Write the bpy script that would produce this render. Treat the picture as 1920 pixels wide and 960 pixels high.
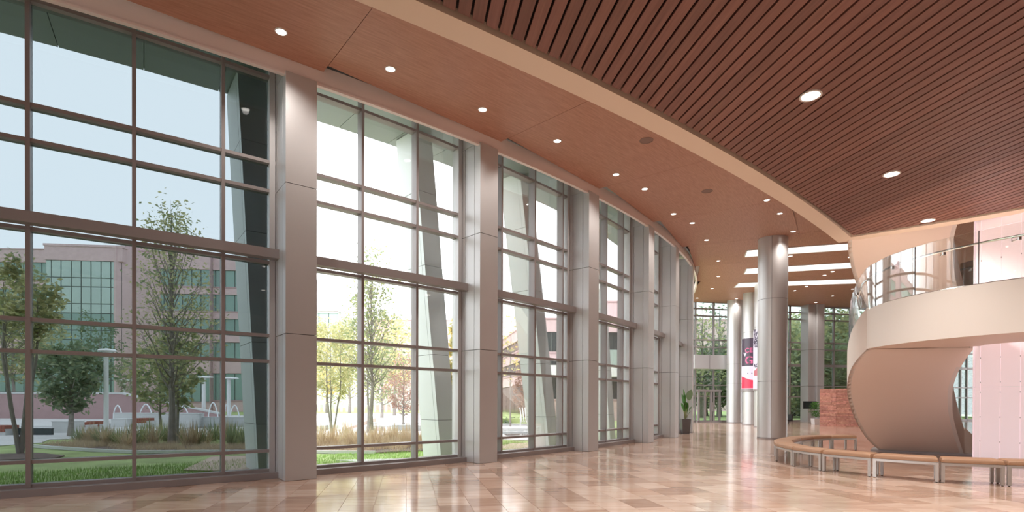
import bpy, bmesh, math, random
from mathutils import Vector, Matrix, noise
for o in list(bpy.data.objects): bpy.data.objects.remove(o)
S = bpy.context.scene; COL = S.collection
random.seed(7)
# ---------------------------------------------------------------- camera
PITCH, ROLL, FPX, PPY, EYE = .0052, .003, 1000.0, 758.5565, 1.5
def _rot():
    B = Matrix(((1,0,0),(0,0,-1),(0,1,0)))
    c,s = math.cos(PITCH), math.sin(PITCH); Pm = Matrix(((1,0,0),(0,c,-s),(0,s,c)))
    c,s = math.cos(ROLL), math.sin(ROLL); R = Matrix(((c,-s,0),(s,c,0),(0,0,1)))
    return R @ Pm @ B
RM = _rot()
cam_d = bpy.data.cameras.new('camera'); cam = bpy.data.objects.new('camera', cam_d); COL.objects.link(cam)
cam.matrix_world = Matrix.Translation((0,0,EYE)) @ Matrix((RM[0], -RM[1], -RM[2])).transposed().to_4x4()
cam_d.sensor_width = 36; cam_d.lens = 36*FPX/1920; cam_d.shift_y = (PPY-480)/1920
cam_d.clip_end = 600; cam_d.clip_start = .05
S.camera = cam
# ---------------------------------------------------------------- world, exposure
W = bpy.data.worlds.new('world'); S.world = W; W.use_nodes = True
bg = W.node_tree.nodes['Background']; bg.inputs[0].default_value = (.93,.965,1.0,1); bg.inputs[1].default_value = 1.15
S.view_settings.view_transform = 'Standard'; S.view_settings.look = 'None'
S.view_settings.exposure = 1.85; S.view_settings.gamma = 1; S.view_settings.use_curve_mapping = False
LAMP_W = 75.
S.cycles.max_bounces = 10; S.cycles.diffuse_bounces = 5; S.cycles.transparent_max_bounces = 24
S.cycles.sample_clamp_indirect = 6
# ---------------------------------------------------------------- survey helpers (photo measurements -> places in the world)
def ray(x, y): return RM.transposed() @ Vector(((x-960)/FPX, (y-PPY)/FPX, 1))
def G(x, y, z=0.):                       # point of the horizontal plane z
    d = ray(x,y); t = (z-EYE)/d.z; return Vector((d.x*t, d.y*t, z))
def D(x, y, Y):                          # point at distance Y
    d = ray(x,y); t = Y/d.y; return Vector((d.x*t, Y, EYE+d.z*t))
CX, CY, R0 = -31.0258, 44.8736, 43.3293  # centre and radius of the curved curtain wall
def fp(th, r, z=0.): return Vector((CX+(R0+r)*math.cos(th), CY+(R0+r)*math.sin(th), z))
def ceil_z(x, y): return 7.53+.037*y
def CW(x, y, dz=0.):                     # point of the wood ceiling plane
    d = ray(x,y); t = (7.53+dz-EYE)/(d.z-.037*d.y); return Vector((d.x*t, d.y*t, EYE+d.z*t))
# ---------------------------------------------------------------- mesh builder
class MB:
    def __init__(s): s.v=[]; s.f=[]; s.uv={}; s.col=None
    def add(s, vs, fs):
        n=len(s.v); s.v+=[tuple(v) for v in vs]; s.f+=[tuple(i+n for i in f) for f in fs]; return n
    def box(s, x0,x1,y0,y1,z0,z1):
        s.add([(x0,y0,z0),(x1,y0,z0),(x1,y1,z0),(x0,y1,z0),(x0,y0,z1),(x1,y0,z1),(x1,y1,z1),(x0,y1,z1)],
              [(3,2,1,0),(4,5,6,7),(0,1,5,4),(1,2,6,5),(2,3,7,6),(3,0,4,7)]); return s
    def hexa(s, b, t):                    # bottom and top quads
        s.add(list(b)+list(t), [(3,2,1,0),(4,5,6,7),(0,1,5,4),(1,2,6,5),(2,3,7,6),(3,0,4,7)]); return s
    def obox(s, p, u, a, b, z0, z1):      # oriented box: from p along unit u length a, depth b to the left
        u=Vector((u[0],u[1])).normalized(); n=Vector((-u.y,u.x)); p=Vector((p[0],p[1]))
        q=[p,p+u*a,p+u*a+n*b,p+n*b]
        return s.hexa([(c.x,c.y,z0) for c in q],[(c.x,c.y,z1) for c in q])
    def prism(s, poly, z0, z1):
        n=len(poly); g=lambda z,p: z(p[0],p[1]) if callable(z) else z
        s.add([(p[0],p[1],g(z0,p)) for p in poly]+[(p[0],p[1],g(z1,p)) for p in poly],
              [tuple(range(n-1,-1,-1)), tuple(range(n,2*n))]+[(i,(i+1)%n,n+(i+1)%n,n+i) for i in range(n)]); return s
    def arc(s, t0,t1, r0,r1, z0,z1, n=0):
        n=n or max(1,int(abs(t1-t0)/.02+.5)); g=lambda z,p: z(p.x,p.y) if callable(z) else z
        vs=[]
        for i in range(n+1):
            t=t0+(t1-t0)*i/n
            for r,z in ((r0,z0),(r1,z0),(r1,z1),(r0,z1)):
                p=fp(t,r); vs.append((p.x,p.y,g(z,p)))
        fs=[(0,1,2,3),(4*n+3,4*n+2,4*n+1,4*n)]
        for i in range(n):
            a=4*i
            for k in range(4): fs.append((a+k,a+4+k,a+4+(k+1)%4,a+(k+1)%4))
        s.add(vs,fs); return s
    def tube(s, pts, rad, n=6, cap=True):
        pts=[Vector(p) for p in pts]; m=len(pts); rr=rad if isinstance(rad,(list,tuple)) else [rad]*m
        vs=[]; up=Vector((.13,.21,1)).normalized()
        for i,p in enumerate(pts):
            d=(pts[min(i+1,m-1)]-pts[max(i-1,0)])
            if d.length<1e-9: d=Vector((0,0,1))
            d.normalize(); a=d.cross(up)
            if a.length<.05: a=d.cross(Vector((1,0,0)))
            a.normalize(); b=d.cross(a)
            for k in range(n):
                t=2*math.pi*k/n; vs.append(p+a*(math.cos(t)*rr[i])+b*(math.sin(t)*rr[i]))
        fs=[]
        for i in range(m-1):
            for k in range(n): fs.append((i*n+k,i*n+(k+1)%n,(i+1)*n+(k+1)%n,(i+1)*n+k))
        if cap: fs+=[tuple(range(n-1,-1,-1)),tuple(range((m-1)*n,m*n))]
        s.add(vs,fs); return s
    def lathe(s, prof, n=24, c=(0,0), a0=0., a1=2*math.pi):
        full=abs(a1-a0-2*math.pi)<1e-6; m=n if full else n+1
        vs=[(c[0]+r*math.cos(a0+(a1-a0)*k/n), c[1]+r*math.sin(a0+(a1-a0)*k/n), z) for r,z in prof for k in range(m)]
        fs=[]
        for i in range(len(prof)-1):
            for k in range(n):
                k2=(k+1)%m; fs.append((i*m+k,i*m+k2,(i+1)*m+k2,(i+1)*m+k))
        s.add(vs,fs); return s
    def mesh(s, name, mat, smooth=False):
        me=bpy.data.meshes.new(name); me.from_pydata(s.v,[],s.f); 
        if s.uv:
            l=me.uv_layers.new(name='UVMap')
            for poly in me.polygons:
                for li in poly.loop_indices:
                    l.data[li].uv=s.uv.get(me.loops[li].vertex_index,(0,0))
        me.materials.append(mat)
        bm=bmesh.new(); bm.from_mesh(me); bmesh.ops.recalc_face_normals(bm,faces=bm.faces); bm.to_mesh(me); bm.free()
        if smooth:
            me.polygons.foreach_set('use_smooth',[True]*len(me.polygons))
            try: me.set_sharp_from_angle(angle=.7)
            except Exception: pass
        me.update(); return me
    def build(s, name, mat, parent=None, smooth=False):
        return place(s.mesh(name,mat,smooth), name, parent)
def place(me, name, parent=None, loc=None, rz=0., scale=None):
    o=bpy.data.objects.new(name, me); COL.objects.link(o)
    if loc is not None: o.location=loc
    if rz: o.rotation_euler=(0,0,rz)
    if scale is not None: o.scale=scale
    if parent is not None:
        o.parent=parent                    # parents are given identity-relative coordinates through inverse
        o.matrix_parent_inverse = Matrix.LocRotScale(parent.location, parent.rotation_euler, None).inverted() if parent.type=='EMPTY' and parent.parent is None else Matrix()
    return o
def empty(name, loc=(0,0,0), rz=0.):
    o=bpy.data.objects.new(name,None); o.empty_display_size=.2; COL.objects.link(o); o.location=loc; o.rotation_euler=(0,0,rz); return o
def tag(o, label=None, cat=None, group=None, kind=None):
    if label: o['label']=label
    if cat: o['category']=cat
    if group: o['group']=group
    if kind: o['kind']=kind
    return o
def struct(o, label=None, cat='structure'): return tag(o,label,cat,None,'structure')
# ---------------------------------------------------------------- materials
def mat(name, col, rough=.5, metal=0., var=0., scale=3., stretch=(1,1,1), bump=0., bscale=30., spec=.5, emit=None, coat=0., attr=None):
    m=bpy.data.materials.new(name); m.use_nodes=True; nt=m.node_tree; N=nt.nodes; L=nt.links; b=N['Principled BSDF']
    b.inputs['Base Color'].default_value=(*col,1); b.inputs['Roughness'].default_value=rough; b.inputs['Metallic'].default_value=metal
    b.inputs['Specular IOR Level'].default_value=spec
    if coat: b.inputs['Coat Weight'].default_value=coat; b.inputs['Coat Roughness'].default_value=.05
    tc=N.new('ShaderNodeTexCoord'); mp=N.new('ShaderNodeMapping'); mp.inputs['Scale'].default_value=stretch
    L.new(tc.outputs['Object'],mp.inputs[0])
    if var or attr:
        src=None
        if var:
            no=N.new('ShaderNodeTexNoise'); no.inputs['Scale'].default_value=scale; no.inputs['Detail'].default_value=6; L.new(mp.outputs[0],no.inputs['Vector'])
            mr=N.new('ShaderNodeMapRange'); mr.inputs['From Min'].default_value=.25; mr.inputs['From Max'].default_value=.75
            mr.inputs['To Min'].default_value=1-var; mr.inputs['To Max'].default_value=1+var; L.new(no.outputs['Fac'],mr.inputs['Value']); src=mr.outputs['Result']
        vm=N.new('ShaderNodeVectorMath'); vm.operation='SCALE'; vm.inputs[0].default_value=col
        if attr:
            at=N.new('ShaderNodeAttribute'); at.attribute_name=attr; L.new(at.outputs['Color'],vm.inputs[0])
        if src: L.new(src,vm.inputs['Scale'])
        L.new(vm.outputs['Vector'],b.inputs['Base Color'])
    if bump:
        n2=N.new('ShaderNodeTexNoise'); n2.inputs['Scale'].default_value=bscale; n2.inputs['Detail'].default_value=4; L.new(mp.outputs[0],n2.inputs['Vector'])
        bp=N.new('ShaderNodeBump'); bp.inputs['Strength'].default_value=bump; bp.inputs['Distance'].default_value=.02; L.new(n2.outputs['Fac'],bp.inputs['Height']); L.new(bp.outputs[0],b.inputs['Normal'])
    if emit:
        b.inputs['Emission Color'].default_value=(*emit[:3],1); b.inputs['Emission Strength'].default_value=emit[3]
    return m
def s2l(r,g,b):
    f=lambda c: (c/255/12.92 if c/255<=.04045 else ((c/255+.055)/1.055)**2.4); return (f(r),f(g),f(b))
def glass(name, tint, refl=.5, rough=0.):
    m=bpy.data.materials.new(name); m.use_nodes=True; nt=m.node_tree; N=nt.nodes; L=nt.links
    for n in list(N): N.remove(n)
    o=N.new('ShaderNodeOutputMaterial'); mx=N.new('ShaderNodeMixShader'); t=N.new('ShaderNodeBsdfTransparent'); g=N.new('ShaderNodeBsdfGlossy')
    t.inputs[0].default_value=(*tint,1); g.inputs['Roughness'].default_value=rough; g.inputs[0].default_value=(1,1,1,1)
    fr=N.new('ShaderNodeFresnel'); fr.inputs[0].default_value=1.5; mu=N.new('ShaderNodeMath'); mu.operation='MULTIPLY'; mu.inputs[1].default_value=refl
    L.new(fr.outputs[0],mu.inputs[0]); L.new(mu.outputs[0],mx.inputs[0]); L.new(t.outputs[0],mx.inputs[1]); L.new(g.outputs[0],mx.inputs[2]); L.new(mx.outputs[0],o.inputs[0])
    return m
def streaked(name, c1, c2, rough, su, sv, coords='UV', rot=0., coat=0., contrast=(.3,.7), extra=None, bumps=0.):
    """wood / stone: colour ramps between c1 and c2 on stretched noise"""
    m=bpy.data.materials.new(name); m.use_nodes=True; nt=m.node_tree; N=nt.nodes; L=nt.links; b=N['Principled BSDF']; b.inputs['Roughness'].default_value=rough
    if coat: b.inputs['Coat Weight'].default_value=coat; b.inputs['Coat Roughness'].default_value=.04
    tc=N.new('ShaderNodeTexCoord'); mp=N.new('ShaderNodeMapping'); mp.inputs['Scale'].default_value=(su,sv,1 if coords=='UV' else sv); mp.inputs['Rotation'].default_value=(0,0,rot)
    L.new(tc.outputs[coords],mp.inputs[0]); no=N.new('ShaderNodeTexNoise'); no.inputs['Scale'].default_value=1; no.inputs['Detail'].default_value=8; no.inputs['Roughness'].default_value=.6
    L.new(mp.outputs[0],no.inputs['Vector']); r=N.new('ShaderNodeValToRGB'); r.color_ramp.elements[0].position=contrast[0]; r.color_ramp.elements[1].position=contrast[1]
    r.color_ramp.elements[0].color=(*c1,1); r.color_ramp.elements[1].color=(*c2,1); L.new(no.outputs['Fac'],r.inputs[0]); out=r.outputs[0]
    if extra:                             # per-piece tone stored in the mesh
        at=N.new('ShaderNodeAttribute'); at.attribute_name=extra; vm=N.new('ShaderNodeVectorMath'); vm.operation='MULTIPLY'
        L.new(out,vm.inputs[0]); L.new(at.outputs['Color'],vm.inputs[1]); out=vm.outputs[0]
    L.new(out,b.inputs['Base Color'])
    if bumps:
        bp=N.new('ShaderNodeBump'); bp.inputs['Strength'].default_value=bumps; bp.inputs['Distance'].default_value=.01; L.new(no.outputs['Fac'],bp.inputs['Height']); L.new(bp.outputs[0],b.inputs['Normal'])
    return m
AX = math.atan2(-.198,1.0)                       # building axis (slats, floor joints) leans this much from +Y
UAX = Vector((-.198,1.,0)).normalized(); VAX = Vector((1,.198,0)).normalized()
M = {}
M['clad']=mat('champagne metal cladding',(.56,.55,.553),.42,.35,.03,.6)
M['frame']=mat('window frame metal',(.325,.29,.288),.42,.25)
M['joint']=mat('dark joint',(.06,.055,.055),.8)
M['steel']=mat('brushed steel column skin',(.60,.59,.59),.42,.6,.03,.8,(1,1,.1))
M['wood']=streaked('cherry veneer ceiling',s2l(164,114,94),s2l(202,152,130),.5,2.2,26.,contrast=(.2,.8))
M['slat']=streaked('dark mahogany slat',s2l(102,64,55),s2l(148,104,92),.5,1.0,22.,extra='tone',contrast=(.1,.9))
M['plaster']=mat('cream plaster band',s2l(232,212,194),.6)
M['fascia']=mat('pale fascia paint',s2l(240,226,222),.55)
M['white']=mat('white painted plaster',s2l(226,216,208),.55)
M['tan']=mat('warm white painted soffit',s2l(240,222,210),.5)
M['pinkwall']=mat('backlit pink white glass panel',s2l(244,222,228),.18,0,emit=(1,.87,.90,.09))
M['lamp']=mat('downlight lens',(1,1,1),.3,emit=(1,.93,.84,3.))
M['lampbig']=mat('large downlight lens',(1,1,1),.3,emit=(1,.93,.84,3.))
M['cove']=mat('linear light diffuser',(1,1,1),.4,emit=(1,.98,.96,.35))
M['trim']=mat('white lamp trim',(.75,.72,.70),.4)
M['black']=mat('black plastic',(.02,.02,.022),.4)
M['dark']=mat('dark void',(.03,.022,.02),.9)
M['glass']=glass('clear window glass',(.965,.975,.975),.45)
M['glass_rear']=glass('lightly tinted rear glass',(.66,.71,.70),.5)
M['glass_teal']=glass('tinted window glass',(.418,.45,.465),.45)
M['guard']=glass('guard rail glass',(.95,.965,.96),.8)
M['chrome']=mat('polished handrail steel',(.62,.60,.58),.2,.95)
M['leather']=mat('tan leather cushion',s2l(162,124,96),.5,0,.06,6.,bump=.15,bscale=60)
M['benchleg']=mat('bench frame steel',(.50,.47,.45),.4,.5)
M['redstone']=streaked('stacked red sandstone',s2l(166,108,94),s2l(206,154,138),.8,1.4,9.,'Object',bumps=.6,extra='tone')
M['grass']=mat('lawn',s2l(168,184,122),.9,0,.35,1.2,bump=.9,bscale=60)
M['grassb']=mat('grass blades',s2l(170,204,118),.8,0,.3,1.)
M['mulch']=mat('mulch',s2l(120,104,98),1.,0,.4,5.,bump=1.,bscale=25)
M['concrete']=mat('pale concrete',s2l(208,208,207),.85,0,.06,1.)
M['paver']=mat('pink concrete path',s2l(206,180,166),.85,0,.08,2.)
M['brick']=mat('pinkish red brick',s2l(212,184,185),.9,0,.10,2.5)
M['brickdark']=mat('darker brick course',s2l(178,148,148),.9,0,.1,2.)
M['greenglass']=mat('green building glass',s2l(140,166,158),.35,.0,.2,.12)
M['greenglass2']=mat('pale green building glass',s2l(180,198,192),.35,.0,.12,.12)
M['darkglass']=mat('dark building glass',s2l(46,58,58),.15,.1,.25,.3)
M['mull2']=mat('far window mullion',s2l(96,104,100),.6)
M['bark']=mat('grey bark',s2l(150,142,136),.95,0,.25,8.,bump=.5,bscale=40)
M['whitemetal']=mat('white painted metal',(.8,.8,.8),.4)
M['water']=mat('pool water',s2l(70,84,88),.05)
M['jet']=mat('water jet',(.85,.88,.9),.2)
M['woodseat']=mat('red brown wood slats',s2l(150,88,70),.7,0,.2,4.,(1,1,6))
M['pot']=mat('dark grey planter',s2l(92,88,88),.4)
M['potwhite']=mat('white planter',s2l(220,214,212),.5)
M['soil']=mat('potting soil',(.05,.035,.025),1.)
M['screenoff']=M['black']
def leafmat(name, c, v=.3): 
    m=mat(name,c,.6,0,v,.9); nt=m.node_tree; b=nt.nodes['Principled BSDF']; t=nt.nodes.new('ShaderNodeBsdfTranslucent'); t.inputs[0].default_value=(min(1,c[0]*1.3),min(1,c[1]*1.3),c[2],1)
    x=nt.nodes.new('ShaderNodeMixShader'); x.inputs[0].default_value=.45; nt.links.new(b.outputs[0],x.inputs[1]); nt.links.new(t.outputs[0],x.inputs[2]); nt.links.new(x.outputs[0],nt.nodes['Material Output'].inputs[0]); return m
M['leafgreen']=leafmat('green leaves',s2l(146,156,128)); M['leafyellow']=leafmat('yellow green leaves',s2l(200,194,158))
M['leafgold']=leafmat('golden leaves',s2l(236,206,146)); M['leafdark']=leafmat('dark leaves',s2l(116,134,110)); M['leafred']=leafmat('reddish leaves',s2l(170,138,132))
M['leafdeep']=leafmat('deep green leaves',s2l(78,120,60),.4); M['leafolive']=leafmat('olive leaves',s2l(176,176,140)); M['leafgrey']=leafmat('dry grey grass',s2l(198,180,162))
# ================================================================ STRUCTURE
# ---- floor: stone tiles laid along the building axis
def floor_material():
    m=bpy.data.materials.new('polished travertine'); m.use_nodes=True; nt=m.node_tree; N=nt.nodes; L=nt.links; b=N['Principled BSDF']
    b.inputs['Roughness'].default_value=.14; b.inputs['Specular IOR Level'].default_value=.5; b.inputs['Coat Weight'].default_value=.15; b.inputs['Coat Roughness'].default_value=.06
    ge=N.new('ShaderNodeNewGeometry'); mp=N.new('ShaderNodeMapping'); mp.inputs['Rotation'].default_value=(0,0,-AX*-1); mp.inputs['Scale'].default_value=(1.1,7.,1); L.new(ge.outputs['Position'],mp.inputs[0])
    at=N.new('ShaderNodeAttribute'); at.attribute_name='tone'
    off=N.new('ShaderNodeVectorMath'); off.operation='MULTIPLY_ADD'; off.inputs[1].default_value=(37,53,11); L.new(at.outputs['Color'],off.inputs[0]); L.new(mp.outputs[0],off.inputs[2])
    no=N.new('ShaderNodeTexNoise'); no.inputs['Scale'].default_value=1; no.inputs['Detail'].default_value=8; no.inputs['Roughness'].default_value=.65; L.new(off.outputs[0],no.inputs['Vector'])
    r=N.new('ShaderNodeValToRGB'); e=r.color_ramp.elements; e[0].position=.3; e[1].position=.72; e[0].color=(*s2l(186,156,138),1); e[1].color=(*s2l(218,196,180),1); L.new(no.outputs['Fac'],r.inputs[0])
    vm=N.new('ShaderNodeVectorMath'); vm.operation='MULTIPLY'; L.new(r.outputs[0],vm.inputs[0]); L.new(at.outputs['Color'],vm.inputs[1]); L.new(vm.outputs[0],b.inputs['Base Color'])
    bp=N.new('ShaderNodeBump'); bp.inputs['Strength'].default_value=.035; bp.inputs['Distance'].default_value=.02
    n2=N.new('ShaderNodeTexNoise'); n2.inputs['Scale'].default_value=1.6; n2.inputs['Detail'].default_value=2; L.new(ge.outputs['Position'],n2.inputs['Vector']); L.new(n2.outputs['Fac'],bp.inputs['Height'])
    L.new(bp.outputs[0],b.inputs['Normal']); L.new(bp.outputs[0],b.inputs['Coat Normal'])
    return m
M['floor']=floor_material()
BACKY=41.7                                        # rear curtain wall: passes (22.58, 41.9) perpendicular to the axis
BK=Vector((22.58,41.8)); 
def back_pt(s, d=0.): p=Vector((BK.x,BK.y,0))+VAX*s+UAX*d; return p   # s metres along the rear wall from BK
fl=MB()
arcpts=[fp(-1.28+.04*i,-.22) for i in range(33)]
poly=[(p.x,p.y) for p in arcpts if p.y<44]
e1=back_pt(-12); e2=back_pt(24)
poly+=[(e1.x,e1.y),(e2.x,e2.y),(46,-6),(poly[0][0],-6)]
fl.prism(poly,-.2,-.006)
M['grout']=mat('floor grout',s2l(170,140,122),.6)
floor=struct(fl.build('floor',M['grout']),'polished beige and pink travertine tile floor of the lobby','floor')
TW,TL=.455,.655
tones=[(.70,.62,.57),(.77,.69,.64),(.84,.77,.73),(.90,.85,.82),(.97,.95,.93),(1,.99,.98),(1.12,1.12,1.12),(.78,.67,.60),(.93,.84,.78),(1.08,1.06,1.05)]
def tonemesh(mb,name,material,cols,smooth=False):
    me=mb.mesh(name,material,smooth); a=me.color_attributes.new('tone','FLOAT_COLOR','CORNER')
    for p in me.polygons:
        c=cols(p.index,p.vertices[0])
        for li in p.loop_indices: a.data[li].color=(*c,1)
    return me
tile_meshes=[]
for c in tones:
    b=MB(); g=.0022; b.hexa([(g,g,-.006),(TW-g,g,-.006),(TW-g,TL-g,-.006),(g,TL-g,-.006)],[(g+.001,g+.001,0),(TW-g-.001,g+.001,0),(TW-g-.001,TL-g-.001,0),(g+.001,TL-g-.001,0)])
    tile_meshes.append(tonemesh(b,'floor_tile',M['floor'],lambda i,v,c=c:c))
rt=random.Random(3)
def in_facade(p): return math.hypot(p.x-CX,p.y-CY)>R0+.0
cells=[]
for i in range(-30,110):
    off=rt.random()*TL
    for j in range(-8,76):
        p=VAX*(i*TW)+UAX*(j*TL+off); c=p+VAX*(TW/2)+UAX*(TL/2)
        if c.y<2.2 or c.y>44 or not in_facade(c): continue
        if (c-Vector((BK.x,BK.y,0))).dot(UAX)>-.1: continue
        if abs(c.x)>c.y*1.12+1.5: continue
        cells.append((c.length,p,rt.randrange(len(tones))))
vis=[]; rest=[]
for d,p,t in sorted(cells,key=lambda q:q[0]):
    c=p+VAX*(TW/2)+UAX*(TL/2); v=RM@Vector((c.x,c.y,-EYE)); sx=960+FPX*v.x/v.z; sy=PPY+FPX*v.y/v.z
    (vis if (len(vis)<300 and -20<sx<1940 and sy<975) else rest).append((p,t))
for p,t in vis: place(tile_meshes[t],'floor_tile',floor,p,-AX)
fb=MB(); tl=[]; g=.0022
for p,t in rest:
    q=[p+VAX*g+UAX*g,p+VAX*(TW-g)+UAX*g,p+VAX*(TW-g)+UAX*(TL-g),p+VAX*g+UAX*(TL-g)]
    fb.add([(a.x,a.y,-.0004) for a in q],[(0,1,2,3)]); tl.append(tones[t])
me=bpy.data.meshes.new('floor_tiles'); me.from_pydata(fb.v,[],fb.f); me.materials.append(M['floor']); a=me.color_attributes.new('tone','FLOAT_COLOR','CORNER')
for p in me.polygons:
    for li in p.loop_indices: a.data[li].color=(*tl[p.index],1)
tag(place(me,'floor_tiles',floor),kind='stuff')
# ---- curved curtain wall: bays of mullions, transoms and panes between clad columns
COLS=[-1.14,-1.04,-.9098,-.807,-.7055,-.606,-.527,-.432]
BAYS=[[-1.11,-1.075],[-1.0004,-.9688,-.9375],[-.875,-.8437],[-.7817,-.7507,-.72],[-.6885,-.6582,-.6279],[-.588,-.558],[-.495,-.463]]
HW=.006
ZS=[(.115,.172),(.495,.553),(2.247,2.307),(2.752,2.812),(4.186,4.244),(5.578,5.639),(6.142,6.204),(7.80,7.86),(8.62,8.68)]
wl=['bay of tinted windows left of the first big column','bay of clear windows between the first and second column','bay of windows between the second and third column','bay of windows between the third and fourth column','narrow bay of windows between the fourth and fifth column','narrow far bay of windows behind the potted plant']
for k,mods in enumerate(BAYS):
    t0,t1=COLS[k]+HW,COLS[k+1]-HW
    e=struct(empty('window_%d'%(k+1),fp((t0+t1)/2,0)),wl[k-1] if k else 'bay of tinted windows beyond the left edge','window')
    gm=M['glass_teal'] if k<2 else M['glass']
    for t in mods:
        p=fp(t,0); d=Vector((math.cos(t),math.sin(t))); n=Vector((-d.y,d.x))
        mb=MB(); q=[p.xy+n*a+d*b for a,b in ((-.03,-.22),(.03,-.22),(.03,0),(-.03,0))]
        mb.hexa([(c.x,c.y,.115) for c in q],[(c.x,c.y,8.68) for c in q]); mb.build('mullion',M['frame'],e)
    for (a,b) in ZS: MB().arc(t0,t1,-.21,-.015,a,b).build('transom',M['frame'],e)
    MB().arc(t0,t1,-.24,.2,0,.115).build('sill',M['frame'],e)
    MB().arc(t0,t1+.0015,.05,.25,4.245,4.42).build('cross_beam',M['frame'],e)
    for s in (t0+.002,t1-.002):
        MB().arc(s-.0012,s+.0012,-.2,0,.115,8.68,1).build('jamb',M['clad'],e)
    edges=[t0]+mods+[t1]
    for u,v in zip(edges[:-1],edges[1:]):
        for (a,b),(c,d2) in zip(ZS[:-1],ZS[1:]):
            MB().arc(u,v,-.13,-.118,b-.01,c+.01,1).build('pane',gm,e)
cl=['tall square champagne metal column leftmost beyond the frame','tall square clad column beyond the left edge of the frame','largest square clad column nearest on the left','second square clad column along the window wall','third square clad column along the window wall','fourth square clad column along the window wall','fifth square clad column before the potted plant','farthest square clad column behind the potted plant']
for k,t in enumerate(COLS):
    e=tag(empty('clad_column',fp(t,.3)),cl[k],'column','clad columns along the curved window wall')
    top=ceil_z(fp(t,.6).x,fp(t,.6).y)-.27
    a,b=t-HW,t+HW
    MB().arc(a+.0004,b-.0004,-.4,.57,0,8.6,1).arc(a+.0004,b-.0004,.57,.68,0,top,1).build('core',M['joint'],e)
    zz=[0,2.765,5.58,top+.02]; g=.006; s=.11; ga=.00014
    for (x,y) in ((a-.0005,a+.0012),(b-.0012,b+.0005)): MB().arc(x,y,-.4,.572,top+.02,8.6,1).build('panel',M['clad'],e)
    for z0,z1 in zip(zz[:-1],zz[1:]):
        MB().arc(a-.0001,b+.0001,.64,.7,z0+g,z1-g,1).build('panel',M['clad'],e)
        for (x,y) in ((a-.0005,a+.0012),(b-.0012,b+.0005)):
            MB().arc(x,y,-.4,.12-g,z0+g,z1-g,1).build('panel',M['clad'],e)
            MB().arc(x,y,.12+g,.48-g,z0+g,z1-g,1).build('panel',M['clad'],e)
            MB().arc(x,y,.48+g,.70,z0+g,z1-g,1).build('panel',M['clad'],e)
M['wallwarm']=mat('warm beige interior wall',s2l(196,166,148),.6)
mb=MB(); mb.box(-11,46.3,-6.3,-6,0,9.9); struct(mb.build('wall_back',M['wallwarm']),'unseen warm beige wall behind the viewpoint, added to cut the light','wall')  # out of view, added to keep sky light off the column fronts
mb=MB(); mb.box(40,40.3,-6,36,0,9.9); struct(mb.build('wall_right',M['wallwarm']),'unseen warm beige wall far to the right, added to cut the light','wall')  # out of view, added to block sky light from the open right side
# ---- cream fascia above the windows and dark pocket behind it
fz=lambda x,y: ceil_z(x,y)-.28
TE=-.10
fa=MB(); fa.arc(-1.2,TE,.60,.64,fz,lambda x,y: ceil_z(x,y)+.1,56); 
trim=struct(fa.build('trim_1',M['fascia'],smooth=False),'cream curved fascia band above the window wall','fascia')
MB().arc(-1.2,TE,.58,.675,lambda x,y: ceil_z(x,y)-.31,lambda x,y: ceil_z(x,y)-.27,56).build('lip',M['fascia'],trim)
pk=MB(); pk.arc(-1.2,TE,-.5,.6,lambda x,y: max(8.68,ceil_z(x,y)+.28),lambda x,y: max(8.68,ceil_z(x,y)+.28)+.1,56)
struct(pk.build('trim_2',M['frame']),'recessed pocket above the window heads','trim')
# ---- wood ceiling in radial panels, clipped at the rear wall
ceil=struct(empty('ceiling',(10,25,8.5)),'cherry wood veneer ceiling in large wedge panels','ceiling')
def ceil_panel(t0,t1,ra0,ra1,rb):
    n=10; vs=[]; uv=[]
    g=.00012
    t0+=g; t1-=g
    pa=fp(t0,ra0); pb=fp(t1,ra1)
    for i in range(n+1):
        t=t0+(t1-t0)*i/n; pin=pa.lerp(pb,i/n)
        rin=math.hypot(pin.x-CX,pin.y-CY)-R0
        for j in range(2):
            p=pin if j==0 else fp(t,rb); vs.append(Vector((p.x,p.y,ceil_z(p.x,p.y)))); uv.append(((t+1.3)*47,(rin if j==0 else rb)))
    bm=bmesh.new(); l=bm.loops.layers.uv.new('UVMap')
    bv=[bm.verts.new(v) for v in vs]; tv=[bm.verts.new(v+Vector((0,0,.06))) for v in vs]
    idx={}
    for i in range(n):
        a,b,c,d=2*i,2*i+1,2*i+3,2*i+2
        for q in ((a,d,c,b),):
            f=bm.faces.new([bv[x] for x in q])
            for lo,x in zip(f.loops,q): lo[l].uv=uv[x]
            bm.faces.new([tv[x] for x in reversed(q)])
        bm.faces.new([bv[a],tv[a],tv[d],bv[d]]); bm.faces.new([bv[b],bv[c],tv[c],tv[b]])
    bm.faces.new([bv[0],bv[1],tv[1],tv[0]]); bm.faces.new([bv[2*n],tv[2*n],tv[2*n+1],bv[2*n+1]])
    geom=bm.verts[:]+bm.edges[:]+bm.faces[:]
    bmesh.ops.bisect_plane(bm,geom=geom,plane_co=back_pt(0,.05),plane_no=UAX,clear_outer=True)
    if len(bm.faces)<3: bm.free(); return
    me=bpy.data.meshes.new('ceiling_panel'); bm.to_mesh(me); bm.free(); me.materials.append(M['wood']); place(me,'ceiling_panel',ceil)
J=[-1.22,-1.11,-1.003,-.900,-.797,-.697,-.599,-.50,-.40,-.30,-.20,-.10,0.0]
RB=[4.3]
for a,b in zip(J[:-1],J[1:]):
    ri0,ri1=(.90,.645)
    ceil_panel(a,b,ri0,ri1,5.2); 
for a,b in zip(J[:-1],J[1:]):
    ceil_panel(a,b,5.212,5.212,16.); ceil_panel(a,b,16.012,16.012,48.)
rf=MB(); rf.prism([(p[0]+.1,p[1]) for p in poly],9.9,10.1)
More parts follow.
